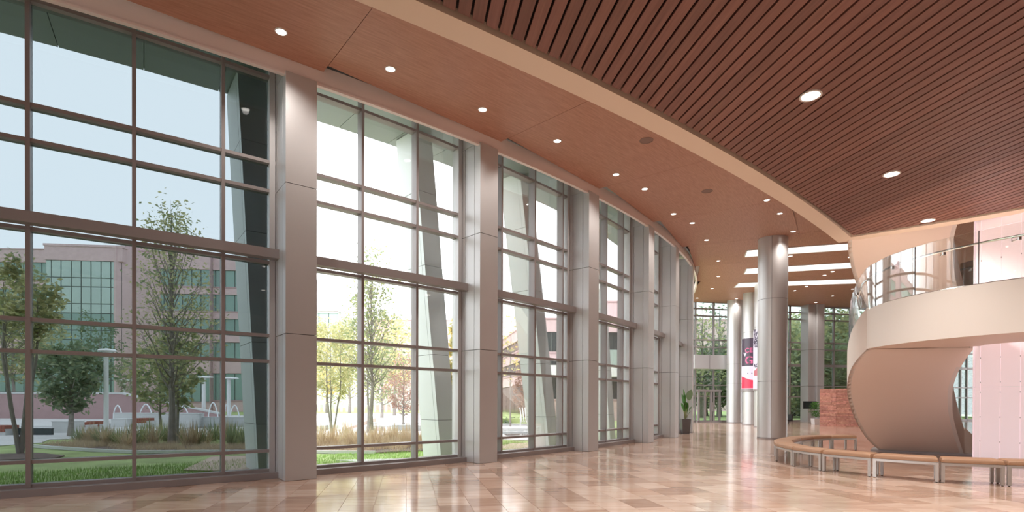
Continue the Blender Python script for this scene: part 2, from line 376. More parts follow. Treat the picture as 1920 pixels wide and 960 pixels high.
struct(rf.build('wall_top',M['plaster']),'roof slab above the ceilings','roof')
# ---- lower slat ceiling on the right with its cream border
ZSL=6.0
UPC=(.01737,.686827,6.618591)
UP=[(x_,UPC[0]*x_*x_+UPC[1]*x_+UPC[2]) for x_ in [-3.6+12.75*i_/24 for i_ in range(25)]]
RT=[(9.15,14.357),(10.05,13.66),(10.9,12.98),(11.7,12.25),(13.5,10.9),(16,9.2)]
def offs(pts,d):
    out=[]
    for i,p in enumerate(pts):
        a=Vector(pts[max(i-1,0)]); b=Vector(pts[min(i+1,len(pts)-1)]); t=(b-a).normalized(); n=Vector((-t.y,t.x)); out.append(tuple(Vector(p)+n*d))
    return out
sc=struct(empty('ceiling_slatted',(6,6,ZSL)),'lower dark mahogany slatted ceiling with cream border','ceiling')
UO=offs(UP,.43); RO=offs(RT,.43)
def isect(p,d,q,e):
    den=d[0]*e[1]-d[1]*e[0]; t=((q[0]-p[0])*e[1]-(q[1]-p[1])*e[0])/den; return (p[0]+d[0]*t,p[1]+d[1]*t)
cr=isect(UO[-1],(UO[-1][0]-UO[-2][0],UO[-1][1]-UO[-2][1]),RO[0],(RO[1][0]-RO[0][0],RO[1][1]-RO[0][1]))
UO2=UO[:-1]+[cr]; RO2=[cr]+RO[1:]
def strip(inner,outer,z0,z1,name,m,par):
    mb=MB()
    for i in range(len(inner)-1):
        q=[inner[i],inner[i+1],outer[i+1],outer[i]]
        mb.hexa([(*p,z0) for p in q],[(*p,z1) for p in q])
    return mb.build(name,m,par)
UI=offs(UP,.06); RI=offs(RT,.06)
ci=isect(UI[-1],(UI[-1][0]-UI[-2][0],UI[-1][1]-UI[-2][1]),RI[0],(RI[1][0]-RI[0][0],RI[1][1]-RI[0][1]))
strip(UI[:-1]+[ci],UO2,ZSL-.03,ZSL+1.5,'border',M['plaster'],sc); strip([ci]+RI[1:],RO2,ZSL-.03,ZSL+1.5,'border',M['plaster'],sc)
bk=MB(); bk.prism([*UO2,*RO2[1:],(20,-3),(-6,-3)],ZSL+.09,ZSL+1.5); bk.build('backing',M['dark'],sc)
def cutlen(s):
    best=None
    for P_ in (UP,RT):
        for (ax,ay),(bx,by) in zip(P_[:-1],P_[1:]):
            A=Vector((ax,ay,0)); B=Vector((bx,by,0)); sa,sb=A.dot(VAX),B.dot(VAX)
            if (sa-s)*(sb-s)<=0 and abs(sa-sb)>1e-6:
                t=(s-sa)/(sb-sa); u=A.lerp(B,t).dot(UAX); best=u if best is None else min(best,u)
    return best
PITCHS=.1755; s=-2.6; rs=random.Random(5)
while s<17.0:
    a,b=s+.016,s+PITCHS-.016; ua,ub=cutlen(a),cutlen(b)
    if ua and ub:
        u0=-1.5; c=.86+rs.random()*.28; mb=MB()
        P0=[VAX*a+UAX*u0,VAX*b+UAX*u0,VAX*b+UAX*ub,VAX*a+UAX*ua]
        mb.hexa([(p.x,p.y,ZSL) for p in P0],[(p.x,p.y,ZSL+.03) for p in P0])
        u=rs.random()*9
        mb.uv={i:((P0[i%4].dot(UAX)+u),(P0[i%4].dot(VAX))) for i in range(8)}
        tone=(c,c*(.97+rs.random()*.05),c)
        me=tonemesh(mb,'slat',M['slat'],lambda i,v,tone=tone:tone); place(me,'slat',sc)
    s+=PITCHS
# ---- rear curtain wall
bw=struct(empty('window_8',back_pt(0)),'rear wall of tall windows with trees behind it','window')
def back_box(s0,s1,z0,z1,name='mullion',m=None,d0=-.08,d1=.08,par=None):
    p=back_pt(s0,d0); MB().obox(p,VAX,s1-s0,d1-d0,z0,z1).build(name,m or M['frame'],par or bw)
def s_at(x):                                  # place along the rear wall seen at picture column x
    d=ray(x,754); n=UAX; t=(Vector((BK.x,BK.y,0))).dot(n)/(d.x*n.x+d.y*n.y); return (Vector((d.x*t,d.y*t,0))-Vector((BK.x,BK.y,0))).dot(VAX)
BZ=[(0,.15),(1.9,2.0),(2.75,2.83),(4.3,4.5),(5.6,5.7),(6.15,6.25),(7.95,8.05),(8.5,8.58),(9.0,9.15)]
SL,SR=s_at(1290),s_at(1990)
MULS=[s_at(x) for x in (1303,1337,1366,1395,1418,1480,1529.5,1562,1593,1625,1655,1686,1716,1746,1776,1800,1812,1830,1860,1900)]
for i,x in enumerate(MULS): back_box(x-.05,x+.05,0,9.1)
for a,b in BZ: back_box(SL,SR,a,b,'transom')
ed=[SL]+MULS+[SR]
for u,v in zip(ed[:-1],ed[1:]):
    for (a,b),(c,d2) in zip(BZ[:-1],BZ[1:]): back_box(u,v,b,c,'pane',M['glass_rear'],-.01,.01)
back_box(s_at(1290),s_at(1386),3.97,5.0,'spandrel',M['clad'],-.9,-.1)
for x in (1318,1350): back_box(s_at(x)-.01,s_at(x)+.01,3.97,5.0,'joint',M['joint'],-.905,-.9)
dr=struct(empty('door_1',back_pt(s_at(1325),-.3)),'glazed entrance doors below the pale spandrel at the rear','door')
for x in (1306,1318,1329,1334,1345): back_box(s_at(x)-.06,s_at(x)+.06,0,2.35,'stile',M['frame'],-.35,-.2,dr)
back_box(s_at(1303),s_at(1348),2.3,2.45,'head',M['frame'],-.36,-.19,dr); back_box(s_at(1303),s_at(1348),0,.12,'rail',M['frame'],-.35,-.2,dr)
for x in (1331,1342): back_box(s_at(x)-.02,s_at(x)+.02,.8,1.5,'door_handle',M['chrome'],-.42,-.36,dr)
# rear square column with a wall-mounted screen
e=tag(empty('clad_column',back_pt(s_at(1512),-.6)),'square clad column at the rear window wall carrying a dark screen','column')
for z0,z1 in ((0,2.76),(2.78,5.57),(5.59,9.1)):
    back_box(s_at(1499),s_at(1512),z0,z1,'panel',M['clad'],-.9,-.1,e); back_box(s_at(1512)+.02,s_at(1525),z0,z1,'panel',M['clad'],-1.1,-.1,e)
sp=D(1516,760,39.2); mb=MB(); mb.obox((sp.x-.35,sp.y),VAX,1.1,.08,1.05,1.6); t=tag(empty('wall_screen',(sp.x,sp.y,1.3)),'small black screen mounted on the rear square column','screen'); t2=mb.build('panel',M['black'],t)
MB().obox((sp.x-.28,sp.y-.012),VAX,.96,.012,1.1,1.55).build('display',M['darkglass'],t2)
# ================================================================ ROUND COLUMNS AND THEIR SCREENS
def round_column(c, r, label, seam, bands, a_off=0.):
    e=tag(empty('round_column',(c[0],c[1],0)),label,'column','round steel clad columns')
    top=ceil_z(*c)-.0
    MB().lathe([(0.01,0),(r-.012,0),(r-.012,top),(0.01,top)],32,c).build('core',M['joint'],e,True)
    MB().lathe([(r-.05,0),(r+.012,0),(r+.012,.05),(r-.05,.05)],40,c).build('base_ring',M['frame'],e,True)
    zz=[.05]+bands+[top]
    for z0,z1 in zip(zz[:-1],zz[1:]):
        for q in range(3):
            a=seam+q*2*math.pi/3; g=.006/r
            MB().lathe([(r-.012,z0+.007),(r,z0+.007),(r,z1-.007),(r-.012,z1-.007)],22,c,a+g,a+2*math.pi/3-g).build('panel',M['steel'],e,True)
    return e
cA=(10.9,22.35); cB=(16.35,39.2); cC=(16.15,36.0); cD=(15.4,32.6)
def seam_at(c,x):                              # direction on the column facing picture column x
    d=ray(x,754).xy.normalized(); v=Vector(c); k=v.dot(d); h2=v.length_squared-k*k; q=d*(k-math.sqrt(max(0,.56**2-h2))); w=q-v; return math.atan2(w.y,w.x)
round_column(cA,.575,'biggest round steel column standing nearest left of the spiral stair',seam_at(cA,1446),[2.38,5.78])
round_column(cB,.545,'round steel column at the rear beside the pale spandrel',seam_at(cB,1377),[2.9,4.3,8.5])
round_column(cC,.555,'round steel column wrapped by the red and white screen',seam_at(cC,1409),[2.3,6.2])
round_column(cD,.56,'round steel column mostly hidden behind the biggest one',seam_at(cD,1440),[2.3,6.1])
def flat(name,col,e=1.0): return mat(name,tuple(c*.15 for c in col),.3,emit=(*col,.27))
SC={'dark':flat('screen dark plum',s2l(84,70,84),.5),'pink':flat('screen pink',s2l(244,112,160),.6),'white':flat('screen pale',s2l(238,226,240),.55),'red':flat('screen red',s2l(236,66,96),.6),'ink':flat('screen ink',s2l(70,60,80),.4),'rose':flat('screen rose',s2l(206,120,130),.5)}
def curved(c,r,x0,x1,y0,y1,m,name,par,dr=.0,n=10):    # piece of screen skin between picture columns on a column surface
    a0,a1=[math.atan2(*((lambda w:(w.y,w.x))(hitc(c,r,x)))) for x in (x0,x1)]
    if a1<a0: a1+=2*math.pi
    if a1-a0>math.pi: a0,a1=a1,a0+2*math.pi
    zt,zb=[EYE+(754.8-y)/1000*(c[1]-r*.9) for y in (y0,y1)]
    MB().lathe([(r+dr,zb),(r+dr+.006,zb),(r+dr+.006,zt),(r+dr,zt)],n,c,a0,a1).build(name,m,par,True)
def hitc(c,r,x):
    d=ray(x,754).xy.normalized(); v=Vector(c); k=v.dot(d); h2=v.length_squared-k*k
    return d*(k-math.sqrt(max(0,r*r-h2)))-v if h2<r*r else (d*k-v)
def text(body,c,r,x,y,h,m,par,bold=0.,sx=1.):
    cu=bpy.data.curves.new('lettering','FONT'); cu.body=body; cu.size=h; cu.extrude=.004; cu.offset=bold; cu.align_x='CENTER'; cu.align_y='CENTER'
    o=bpy.data.objects.new('lettering',cu); COL.objects.link(o); me=bpy.data.meshes.new_from_object(o); bpy.data.objects.remove(o)
    # wrap onto the column
    w0=hitc(c,r,x); a0=math.atan2(w0.y,w0.x); z0=EYE+(754.8-y)/1000*(c[1]-r*.9)
    for v in me.vertices:
        a=a0+v.co.x*sx/r; rr=r+.012+v.co.z; zz=v.co.y; v.co=(c[0]+rr*math.cos(a),c[1]+rr*math.sin(a),z0+zz)
    me.materials.clear(); me.materials.append(m); return place(me,'lettering',par)
R1=.60
sc1=tag(empty('column_screen',(cC[0],cC[1],3.5)),'red white and plum video banner wrapped around a round column','screen')
MB().lathe([(R1-.04,EYE+(754.8-731.5)/1000*35.45-.1),(R1+.012,EYE+(754.8-731.5)/1000*35.45-.1),(R1+.012,EYE+(754.8-729)/1000*35.45),(R1-.04,EYE+(754.8-729)/1000*35.45)],40,cC).build('bezel',M['frame'],sc1,True)
MB().lathe([(R1-.04,EYE+(754.8-729)/1000*35.45),(R1,EYE+(754.8-729)/1000*35.45),(R1,EYE+(754.8-634)/1000*35.45),(R1-.04,EYE+(754.8-634)/1000*35.45)],48,cC).build('display',SC['white'],sc1,True); dp1=[o for o in sc1.children if o.name.startswith('display')][0]
curved(cC,R1,1387.5,1419,634,686,SC['dark'],'artwork',dp1,.001,20)
# red field with a slanting top edge
for i in range(16):
    xa,xb=1387.3+i*2,1389.3+i*2
    curved(cC,R1,xa,xb,704+9*math.sin(min(1,(i/13))*1.5),728,SC['red'],'artwork',dp1,.001,2)
text('CE',cC,R1,1403.2,657,.42,SC['pink'],dp1,.003); text('G',cC,R1,1403.8,676,.72,SC['pink'],dp1,.012)
text('v',cC,R1,1396.5,663,.45,SC['white'],dp1,.02)
for x in (1402,1409.5): curved(cC,R1,x-.8,x+.8,699,701,SC['ink'],'artwork',dp1,.001,2)
R2=.61
sc2=tag(empty('column_screen',(cD[0],cD[1],3.5)),'pale speckled video banner on the half hidden round column','screen')
zz=lambda y: EYE+(754.8-y)/1000*32.05
MB().lathe([(R2-.04,zz(729)),(R2,zz(729)),(R2,zz(617)),(R2-.04,zz(617))],48,cD).build('display',SC['white'],sc2,True)
MB().lathe([(R2-.04,zz(732)),(R2+.012,zz(732)),(R2+.012,zz(729)),(R2-.04,zz(729))],48,cD).build('bezel',M['frame'],sc2,True)
rr=random.Random(2); a0=math.atan2(*(lambda w:(w.y,w.x))(hitc(cD,R2,1414))); sp=MB()
for i in range(420):
    a=a0+rr.random()*3.2-.2; z=zz(617+rr.random()*33); w=.02+.03*rr.random(); h=.02+.04*rr.random()
    vs=[(cD[0]+(R2+.004)*math.cos(a+q/R2),cD[1]+(R2+.004)*math.sin(a+q/R2),z+p) for q,p in ((-w,-h),(w,-h),(w,h),(-w,h))]; sp.add(vs,[(0,1,2,3)])
tag(sp.build('speckles',SC['ink'],sc2),kind='stuff')
for i in range(8): curved(cD,R2,1413.2+i,1414.2+i,688+6*math.cos(i/4),704,SC['rose'],'artwork',sc2,.001,2)
text('AC',cD,R2,1417,685,.3,SC['ink'],sc2,.01)
# ================================================================ CEILING LIGHTS
def downlight(p,r,label,group,material,slope=.037):
    e=tag(empty('downlight',p),label,'ceiling light',group)
    a=MB(); n=20
    def ring(rad,dz): return [(p[0]+rad*math.cos(2*math.pi*k/n),p[1]+rad*math.sin(2*math.pi*k/n),p[2]+dz+slope*rad*math.sin(2*math.pi*k/n)) for k in range(n)]
    vs=ring(r*1.22,0)+ring(r*1.22,-.012)+ring(r,-.012)+ring(r,-.004)
    a.add(vs,[(i*n+k,i*n+(k+1)%n,(i+1)*n+(k+1)%n,(i+1)*n+k) for i in range(3) for k in range(n)]); tr_=a.build('trim_ring',M['trim'],e,True)
    b=MB(); b.add(ring(r,-.006),[tuple(range(n))]); b.build('lens',material,tr_)
    ld=bpy.data.lights.new('lamp_light','SPOT'); ld.energy=LAMP_W*(2.8 if r>.1 else 1); ld.color=(1,.93,.86); ld.spot_size=2.3; ld.spot_blend=1; ld.shadow_soft_size=r*.8
    lo=bpy.data.objects.new('lamp_light',ld); COL.objects.link(lo); lo.location=(p[0],p[1],p[2]-.05); lo.parent=e; lo.matrix_parent_inverse=Matrix.Translation(-Vector(p))
DLW=[(527,59),(732,129),(905,205),(1045,264),(1155,327),(1209,354),(1263,401),(1438,375),(1462,400),(1487,434),(1298,418),(1325,450),(1347,489),(1347,518),(1335,541),(1482,480),(1594,482),(1561,509),(1546,516),(1512,537),(1490,545),(1599,542),(1561,555),(1530,567),(1307,559),(1381,560)]
DLL=['first downlight from the top left in the wood ceiling','second downlight from the top left in the wood ceiling','third downlight from the top left in the wood ceiling','fourth downlight from the top left in the wood ceiling','fifth downlight along the curved window wall','sixth downlight along the curved window wall','downlight close to the fascia above the fourth square column','downlight just outside the tip of the cream border, upper one','downlight just outside the tip of the cream border, lower one','downlight right of the top of the biggest round column','small downlight right beside the one near the fascia','lone downlight left of the biggest round column','downlight left of the nearest linear light','downlight left of the middle linear light','downlight left of the farthest linear light']
FARL=['downlight just right of the biggest column between the nearest and middle linear lights','downlight by the stair curve between the nearest and middle linear lights','right one of the two downlights between the middle and farthest linear lights','left one of the two downlights between the middle and farthest linear lights','downlight beyond the farthest linear light, nearest to it','downlight beyond the farthest linear light, close to the biggest column','downlight beyond the farthest linear light, rightmost by the stair glass','downlight midway between the farthest linear light and the rear windows','last downlight before the rear windows right of the biggest column','last downlight before the rear upstairs windows','downlight shining down the rear round column']
for i,(x,y) in enumerate(DLW):
    p=CW(x,y); 
    if i<len(DLL): downlight(p,.085,DLL[i],'small downlights in the wood ceiling',M['lamp'])
    else: downlight(p,.085,FARL[i-len(DLL)],'far downlights in the wood ceiling',M['lamp'])
for (x,y),l in zip([(1520,179),(1672,326),(1740,413)],['largest round downlight in the slatted ceiling','middle round downlight in the slatted ceiling','farthest round downlight in the slatted ceiling near its edge']):
    p=G(x,y,ZSL); downlight((p.x,p.y,ZSL-.001),.125,l,'large downlights in the slatted ceiling',M['lampbig'],0)
SPK=mat('grey brown speaker grille',s2l(140,112,102),.7)
for x_,y_,l in ((1.27,5.2,'added unseen slatted ceiling downlight above and behind the frame, left'),(4.4,2.4,'added unseen slatted ceiling downlight behind the viewpoint'),(7.5,5.05,'added unseen slatted ceiling downlight right of the viewpoint'),(10.6,7.7,'added unseen slatted ceiling downlight beyond the right edge, near'),(13.6,10.2,'added unseen slatted ceiling downlight beyond the right edge, far')):  # unseen lamps, added so light bouncing off the floor lifts the stair soffit
    downlight((x_,y_,ZSL-.001),.125,l,'large downlights in the slatted ceiling',M['lampbig'],0)
for (x,y),l in zip([(1212,263),(1326,358)],['nearer round ceiling speaker flush in the wood veneer','farther round ceiling speaker flush in the wood veneer']):
    p=CW(x,y); e=tag(empty('ceiling_speaker',p),l,'speaker','ceiling speakers')
    MB().lathe([(.17,p.z),(.17,p.z-.012),(.15,p.z-.012),(.15,p.z-.004)],24,p.xy).build('rim',SPK,e,True)
    MB().lathe([(.15,p.z-.006),(.001,p.z-.006)],24,p.xy).build('grille',SPK,e)
LL=[('nearest long linear ceiling light by the stair',(10.9,24.9),(16.6,22.95),1.28),('middle long linear ceiling light',(12.6,28.85),(19.0,26.7),1.45),('farthest long linear ceiling light',(13.85,32.95),(21.6,31.2),1.5)]
for l,a,b,w in LL:
    a=Vector(a); b=Vector(b); u=(b-a).normalized(); n=Vector((-u.y,u.x)); e=tag(empty('linear_light',(*a,ceil_z(*a))),l,'ceiling light','long linear ceiling lights')
    def cz(p,d): return (p.x,p.y,ceil_z(p.x,p.y)+d)
    q=[a-n*w/2,b-n*w/2,b+n*w/2,a+n*w/2]
    MB().hexa([cz(p,-.012) for p in q],[cz(p,-.002) for p in q]).build('diffuser',M['cove'],e)
    for (p0,p1) in zip(q,q[1:]+q[:1]):
        d=(p1-p0).normalized(); m=Vector((-d.y,d.x))*-.05; qq=[p0,p1,p1+m,p0+m]
        MB().hexa([cz(p,-.03) for p in qq],[cz(p,-.0) for p in qq]).build('frame',M['trim'],e)
# ================================================================ SPIRAL STAIR
def P3(x,y,Y): return D(x,y,Y)
outer=[P3(*q) for q in [(1650,845,16.6),(1625,822,16.2),(1605,790,15.7),(1592,755,15.2),(1588,725,14.7),(1594,696,14.25),(1607,674,14.0),(1625,655,13.86)]]
inner=[P3(*q) for q in [(1808,853,15.35),(1797,820,15.1),(1788,785,14.8),(1785,755,14.5),(1787,725,14.2),(1798,695,13.9),(1813,670,13.6),(1828,652,13.35)]]
def resample(pts,n):                       # Catmull-Rom
    out=[]; m=len(pts)-1
    for k in range(n+1):
        t=k/n*m; i=min(int(t),m-1); f=t-i; p0,p1,p2,p3=pts[max(i-1,0)],pts[i],pts[i+1],pts[min(i+2,m)]
        out.append(.5*((2*p1)+(p2-p0)*f+(2*p0-5*p1+4*p2-p3)*f*f+(3*p1-p0-3*p2+p3)*f**3))
    return out
NS=32
def sheet(mb, A, B):
    n=len(A); mb.add([*A,*B],[(i,i+1,n+i+1,n+i) for i in range(n-1)])
SCX,SCY=12.35,12.85
def flight(dz, frac, label, zend):
    e=tag(empty('stair_flight',(11.6,15.5,dz)),label,'staircase','curved stair flights')
    A=[p+Vector((0,0,dz)) for p in resample(outer,NS)]; B=[p+Vector((0,0,dz)) for p in resample(inner,NS)]
    A[0].z=B[0].z=dz+.0; n=int(NS*frac); A,B=A[:n+1],B[:n+1]
    up=lambda P_,h: [p+Vector((0,0,h)) for p in P_]
    sof=MB(); sheet(sof,A,B); sheet(sof,up(A,.06),up(B,.06)); sof.build('soffit',M['tan'],e,True)
    for P_,Q,nm in ((A,B,'outer'),(B,A,'inner')):
        T=[p.lerp(q,.04) for p,q in zip(P_,Q)]; h=[.72+.36*i/NS for i in range(n+1)]
        mb=MB(); top=[p+Vector((0,0,hh)) for p,hh in zip(P_,h)]; topi=[p+Vector((0,0,hh)) for p,hh in zip(T,h)]
        sheet(mb,P_,top); sheet(mb,T,topi); sheet(mb,top,topi); sheet(mb,P_,T); mb.build('stringer',M['white'],e,True)
    st=14; 
    for k in range(int(st*frac)):
        i=k*n/(st*frac); a=A[int(i)],A[min(int(i+n/(st*frac))+1,n)]; b=B[int(i)],B[min(int(i+n/(st*frac))+1,n)]
        z=max(a[1].z,b[1].z)+.14
        q=[a[0].lerp(b[0],.05),a[0].lerp(b[0],.95),a[1].lerp(b[1],.95),a[1].lerp(b[1],.05)]
        MB().hexa([(p.x,p.y,z-.05) for p in q],[(p.x,p.y,z) for p in q]).build('tread',M['tan'],e)
    return e,A,B
e1_,A1,B1=flight(0,1,'lower curling white stair flight rising from the lobby floor',2.9)
# low end of the inner side wall running back to the first step
b0=B1[0]; ex=Vector((14.2,15.85,0)); d=(ex-Vector((b0.x,b0.y,0))).normalized(); n_=Vector((-d.y,d.x,0))*.08
mb=MB(); q=[Vector((b0.x,b0.y,0)),ex,ex+n_,Vector((b0.x,b0.y,0))+n_]; mb.hexa(q,[q[0]+Vector((0,0,.80)),q[1]+Vector((0,0,.12)),q[2]+Vector((0,0,.12)),q[3]+Vector((0,0,.80))]); mb.build('stringer',M['white'],e1_)
# dark shoe under the soffit
mb=MB(); q=[outer[0].lerp(inner[0],-.12),inner[0].lerp(outer[0],-.12)]; dd=(q[1]-q[0]).normalized(); nn=Vector((-dd.y,dd.x,0)); q=[q[0]-nn*.12,q[1]-nn*.12,q[1]+nn*.9,q[0]+nn*.9]
mb.hexa([(p.x,p.y,0) for p in q],[(p.x,p.y,.05) for p in q]); mb.build('shoe',M['frame'],e1_)
flight(4.0,.86,'upper stair flight climbing behind the glass guard',6.2)
# landing ring
lr=tag(empty('stair_landing',(SCX,SCY,2.9)),'white ring landing of the spiral stair with a glass guard','landing')
def ringpt(a,r,z): return Vector((SCX+r*math.cos(math.radians(a)),SCY+r*math.sin(math.radians(a)),z))
a_s=math.degrees(math.atan2(outer[-1].y-SCY,outer[-1].x-SCX)); r_s=(outer[-1].xy-Vector((SCX,SCY))).length
def ro(a): t=max(0,min(1,(a-a_s)/20)); return r_s+(3.22-r_s)*t+max(0,(a-205))*.004 if a<250 else 3.4
AA=[a_s+ (400-a_s)*i/60 for i in range(61)]
zb=lambda a: 2.9
zt=lambda a: 3.9+.06*min(1,(a-a_s)/15)
O=[ringpt(a,ro(a),zb(a)) for a in AA]; OT=[ringpt(a,ro(a),zt(a)) for a in AA]; OI=[ringpt(a,ro(a)-.1,zt(a)) for a in AA]
ri=lambda a: (inner[-1].xy-Vector((SCX,SCY))).length if a<a_s+15 else 1.02
I=[ringpt(a,ri(a),2.9) for a in AA]; IT=[ringpt(a,ri(a),3.9) for a in AA]
a_in=math.atan2(inner[-1].y-SCY,inner[-1].x-SCX)
mb=MB(); sheet(mb,O,I); mb.build('soffit',M['tan'],lr,True)
mb=MB(); sheet(mb,O,OT); sheet(mb,OT,OI); mb.build('fascia',M['white'],lr,True)
mb=MB(); sheet(mb,OI,[p+Vector((0,0,-.1)) for p in IT]); mb.build('floor_slab',M['plaster'],lr,True)
mb=MB(); sheet(mb,I,IT); mb.build('inner_fascia',M['white'],lr,True)
mb=MB(); mb.tube([p.lerp(q,.5)+Vector((0,0,.01)) for p,q in zip(OT,OI)],.018,4); mb.build('guard_shoe',M['chrome'],lr,True)
# glass guard: panels with thin joints, hand rail on brackets
def guard(pts, h0, h1, label, panel_len, rail_off, rail_h, par=None):
    e=tag(empty('glass_guard',pts[0]),label,'railing')
    cum=[0]
    for a,b in zip(pts[:-1],pts[1:]): cum.append(cum[-1]+(b.xy-a.xy).length)
    tot=cum[-1]; n=max(1,round(tot/panel_len))
    def at_(s):
        s=min(max(s,0),tot); i=max(j for j in range(len(cum)) if cum[j]<=s+1e-9); i=min(i,len(pts)-2); f=(s-cum[i])/max(1e-6,cum[i+1]-cum[i]); return pts[i].lerp(pts[i+1],f)
    for k in range(n):
        s0,s1=tot*k/n+.008,tot*(k+1)/n-.008; m=6; P_=[at_(s0+(s1-s0)*i/m) for i in range(m+1)]
        vs=[];
        for i,p in enumerate(P_):
            t=(P_[min(i+1,m)]-P_[max(i-1,0)]); t.z=0; t.normalize(); nn=Vector((-t.y,t.x,0))*.006
            vs+=[p+nn+Vector((0,0,h0)),p-nn+Vector((0,0,h0)),p-nn+Vector((0,0,h1)),p+nn+Vector((0,0,h1))]
        mb=MB(); fs=[(0,1,2,3),(4*m+3,4*m+2,4*m+1,4*m)]
        for i in range(m):
            a=4*i
            for q in range(4): fs.append((a+q,a+4+q,a+4+(q+1)%4,a+(q+1)%4))
        mb.add(vs,fs); mb.build('glass_panel',M['guard'],e,True)
        if k:
            c=at_(tot*k/n); MB().tube([c+Vector((0,0,h0)),c+Vector((0,0,h1))],.008,4).build('joint_strip',M['joint'],e)
    off=[]
    for i in range(41):
        s=tot*i/40; p=at_(s); q=at_(s+.05) if s<tot-.1 else p+(p-at_(s-.05)); t=(q-p); t.z=0; t.normalize(); nn=Vector((-t.y,t.x,0)); off.append(p+nn*rail_off+Vector((0,0,rail_h)))
    hr=MB().tube(off,.024,8).build('hand_rail',M['chrome'],e,True)
    for k in range(n):
        s=tot*(k+.5)/n; i=int(40*(k+.5)/n); g=at_(s)+Vector((0,0,rail_h-.08)); b=MB(); b.tube([g,off[i]+Vector((0,0,-.09)),off[i]+Vector((0,0,-.01))],.01,6)
        b.lathe([(.001,g.z-.03),(.032,g.z-.03),(.032,g.z+.03),(.001,g.z+.03)],10,(g.x,g.y)); b.build('bracket',M['chrome'],hr,True)
    return e
G1=[ringpt(a,ro(a)-.05,zt(a)) for a in [a_s+(300-a_s)*i/40 for i in range(41)]]
st0=[p+Vector((0,0,.72+.36*i/NS)) for i,p in enumerate(A1)]
sl=[p.lerp(q,.02) for p,q in zip(st0,[b+Vector((0,0,.72+.36*i/NS)) for i,b in enumerate(B1)])]
guard(sl[10:]+G1[1:],.0,1.12,'curved glass guard with steel hand rail around the stair landing',1.2,-.09 if False else .09,.88)
G2=[P3(1800,556,15.4),P3(1850,541,15.8),P3(1925,524,16.4),P3(2000,506,17.0)]
guard(G2,0,.95,'farther sloping glass guard seen beyond the landing',1.1,.06,.76)
# core wall inside the spiral, of pale pink glass panels
core=struct(empty('wall_core',(12,13,0)),'pale pink backlit panel wall inside the spiral stair','wall')
w0=D(1827,754,13.3).xy; w1=D(1923,754,12.45).xy; u=(w1-w0).normalized(); nn=Vector((-u.y,u.x)); L_=1.32
mb=MB(); mb.obox(w0+nn*.03+u*.01,u,L_-.02,1.0,0,8.0); mb.build('backing',M['trim'],core)
xs=[0,]; 
for xx in (1838,1875.5,1913):
    d=ray(xx,754).xy; den=d.x*u.y-d.y*u.x; t=(w0.x*u.y-w0.y*u.x)/den; xs.append((d*t-w0).dot(u))
xs=[x for x in xs if x<L_-.05]+[L_]
for (a,b) in zip(xs[:-1],xs[1:]):
    for z0,z1 in ((0.01,1.9),(1.9,3.85),(3.85,5.77),(5.77,8.0)):
        MB().obox(w0+u*(a+.003),u,b-a-.006,.028,z0+.003,z1-.003).build('wall_panel',M['pinkwall'],core)
for a in xs[1:-1]:
    for z in (.55,1.15,1.75,2.0,2.6,3.2,4.4,5.0):
        p=w0+u*a; MB().obox(p-u*.008-nn*.006,u,.016,.01,z,z+.03).build('fixing',M['chrome'],core)
# return side of the core
for z0,z1 in ((0.01,1.9),(1.9,3.85),(3.85,5.77),(5.77,8.0)):
    MB().obox(w0-u*.02,nn,1.0,.018,z0+.003,z1-.003).build('wall_panel',M['pinkwall'],core)
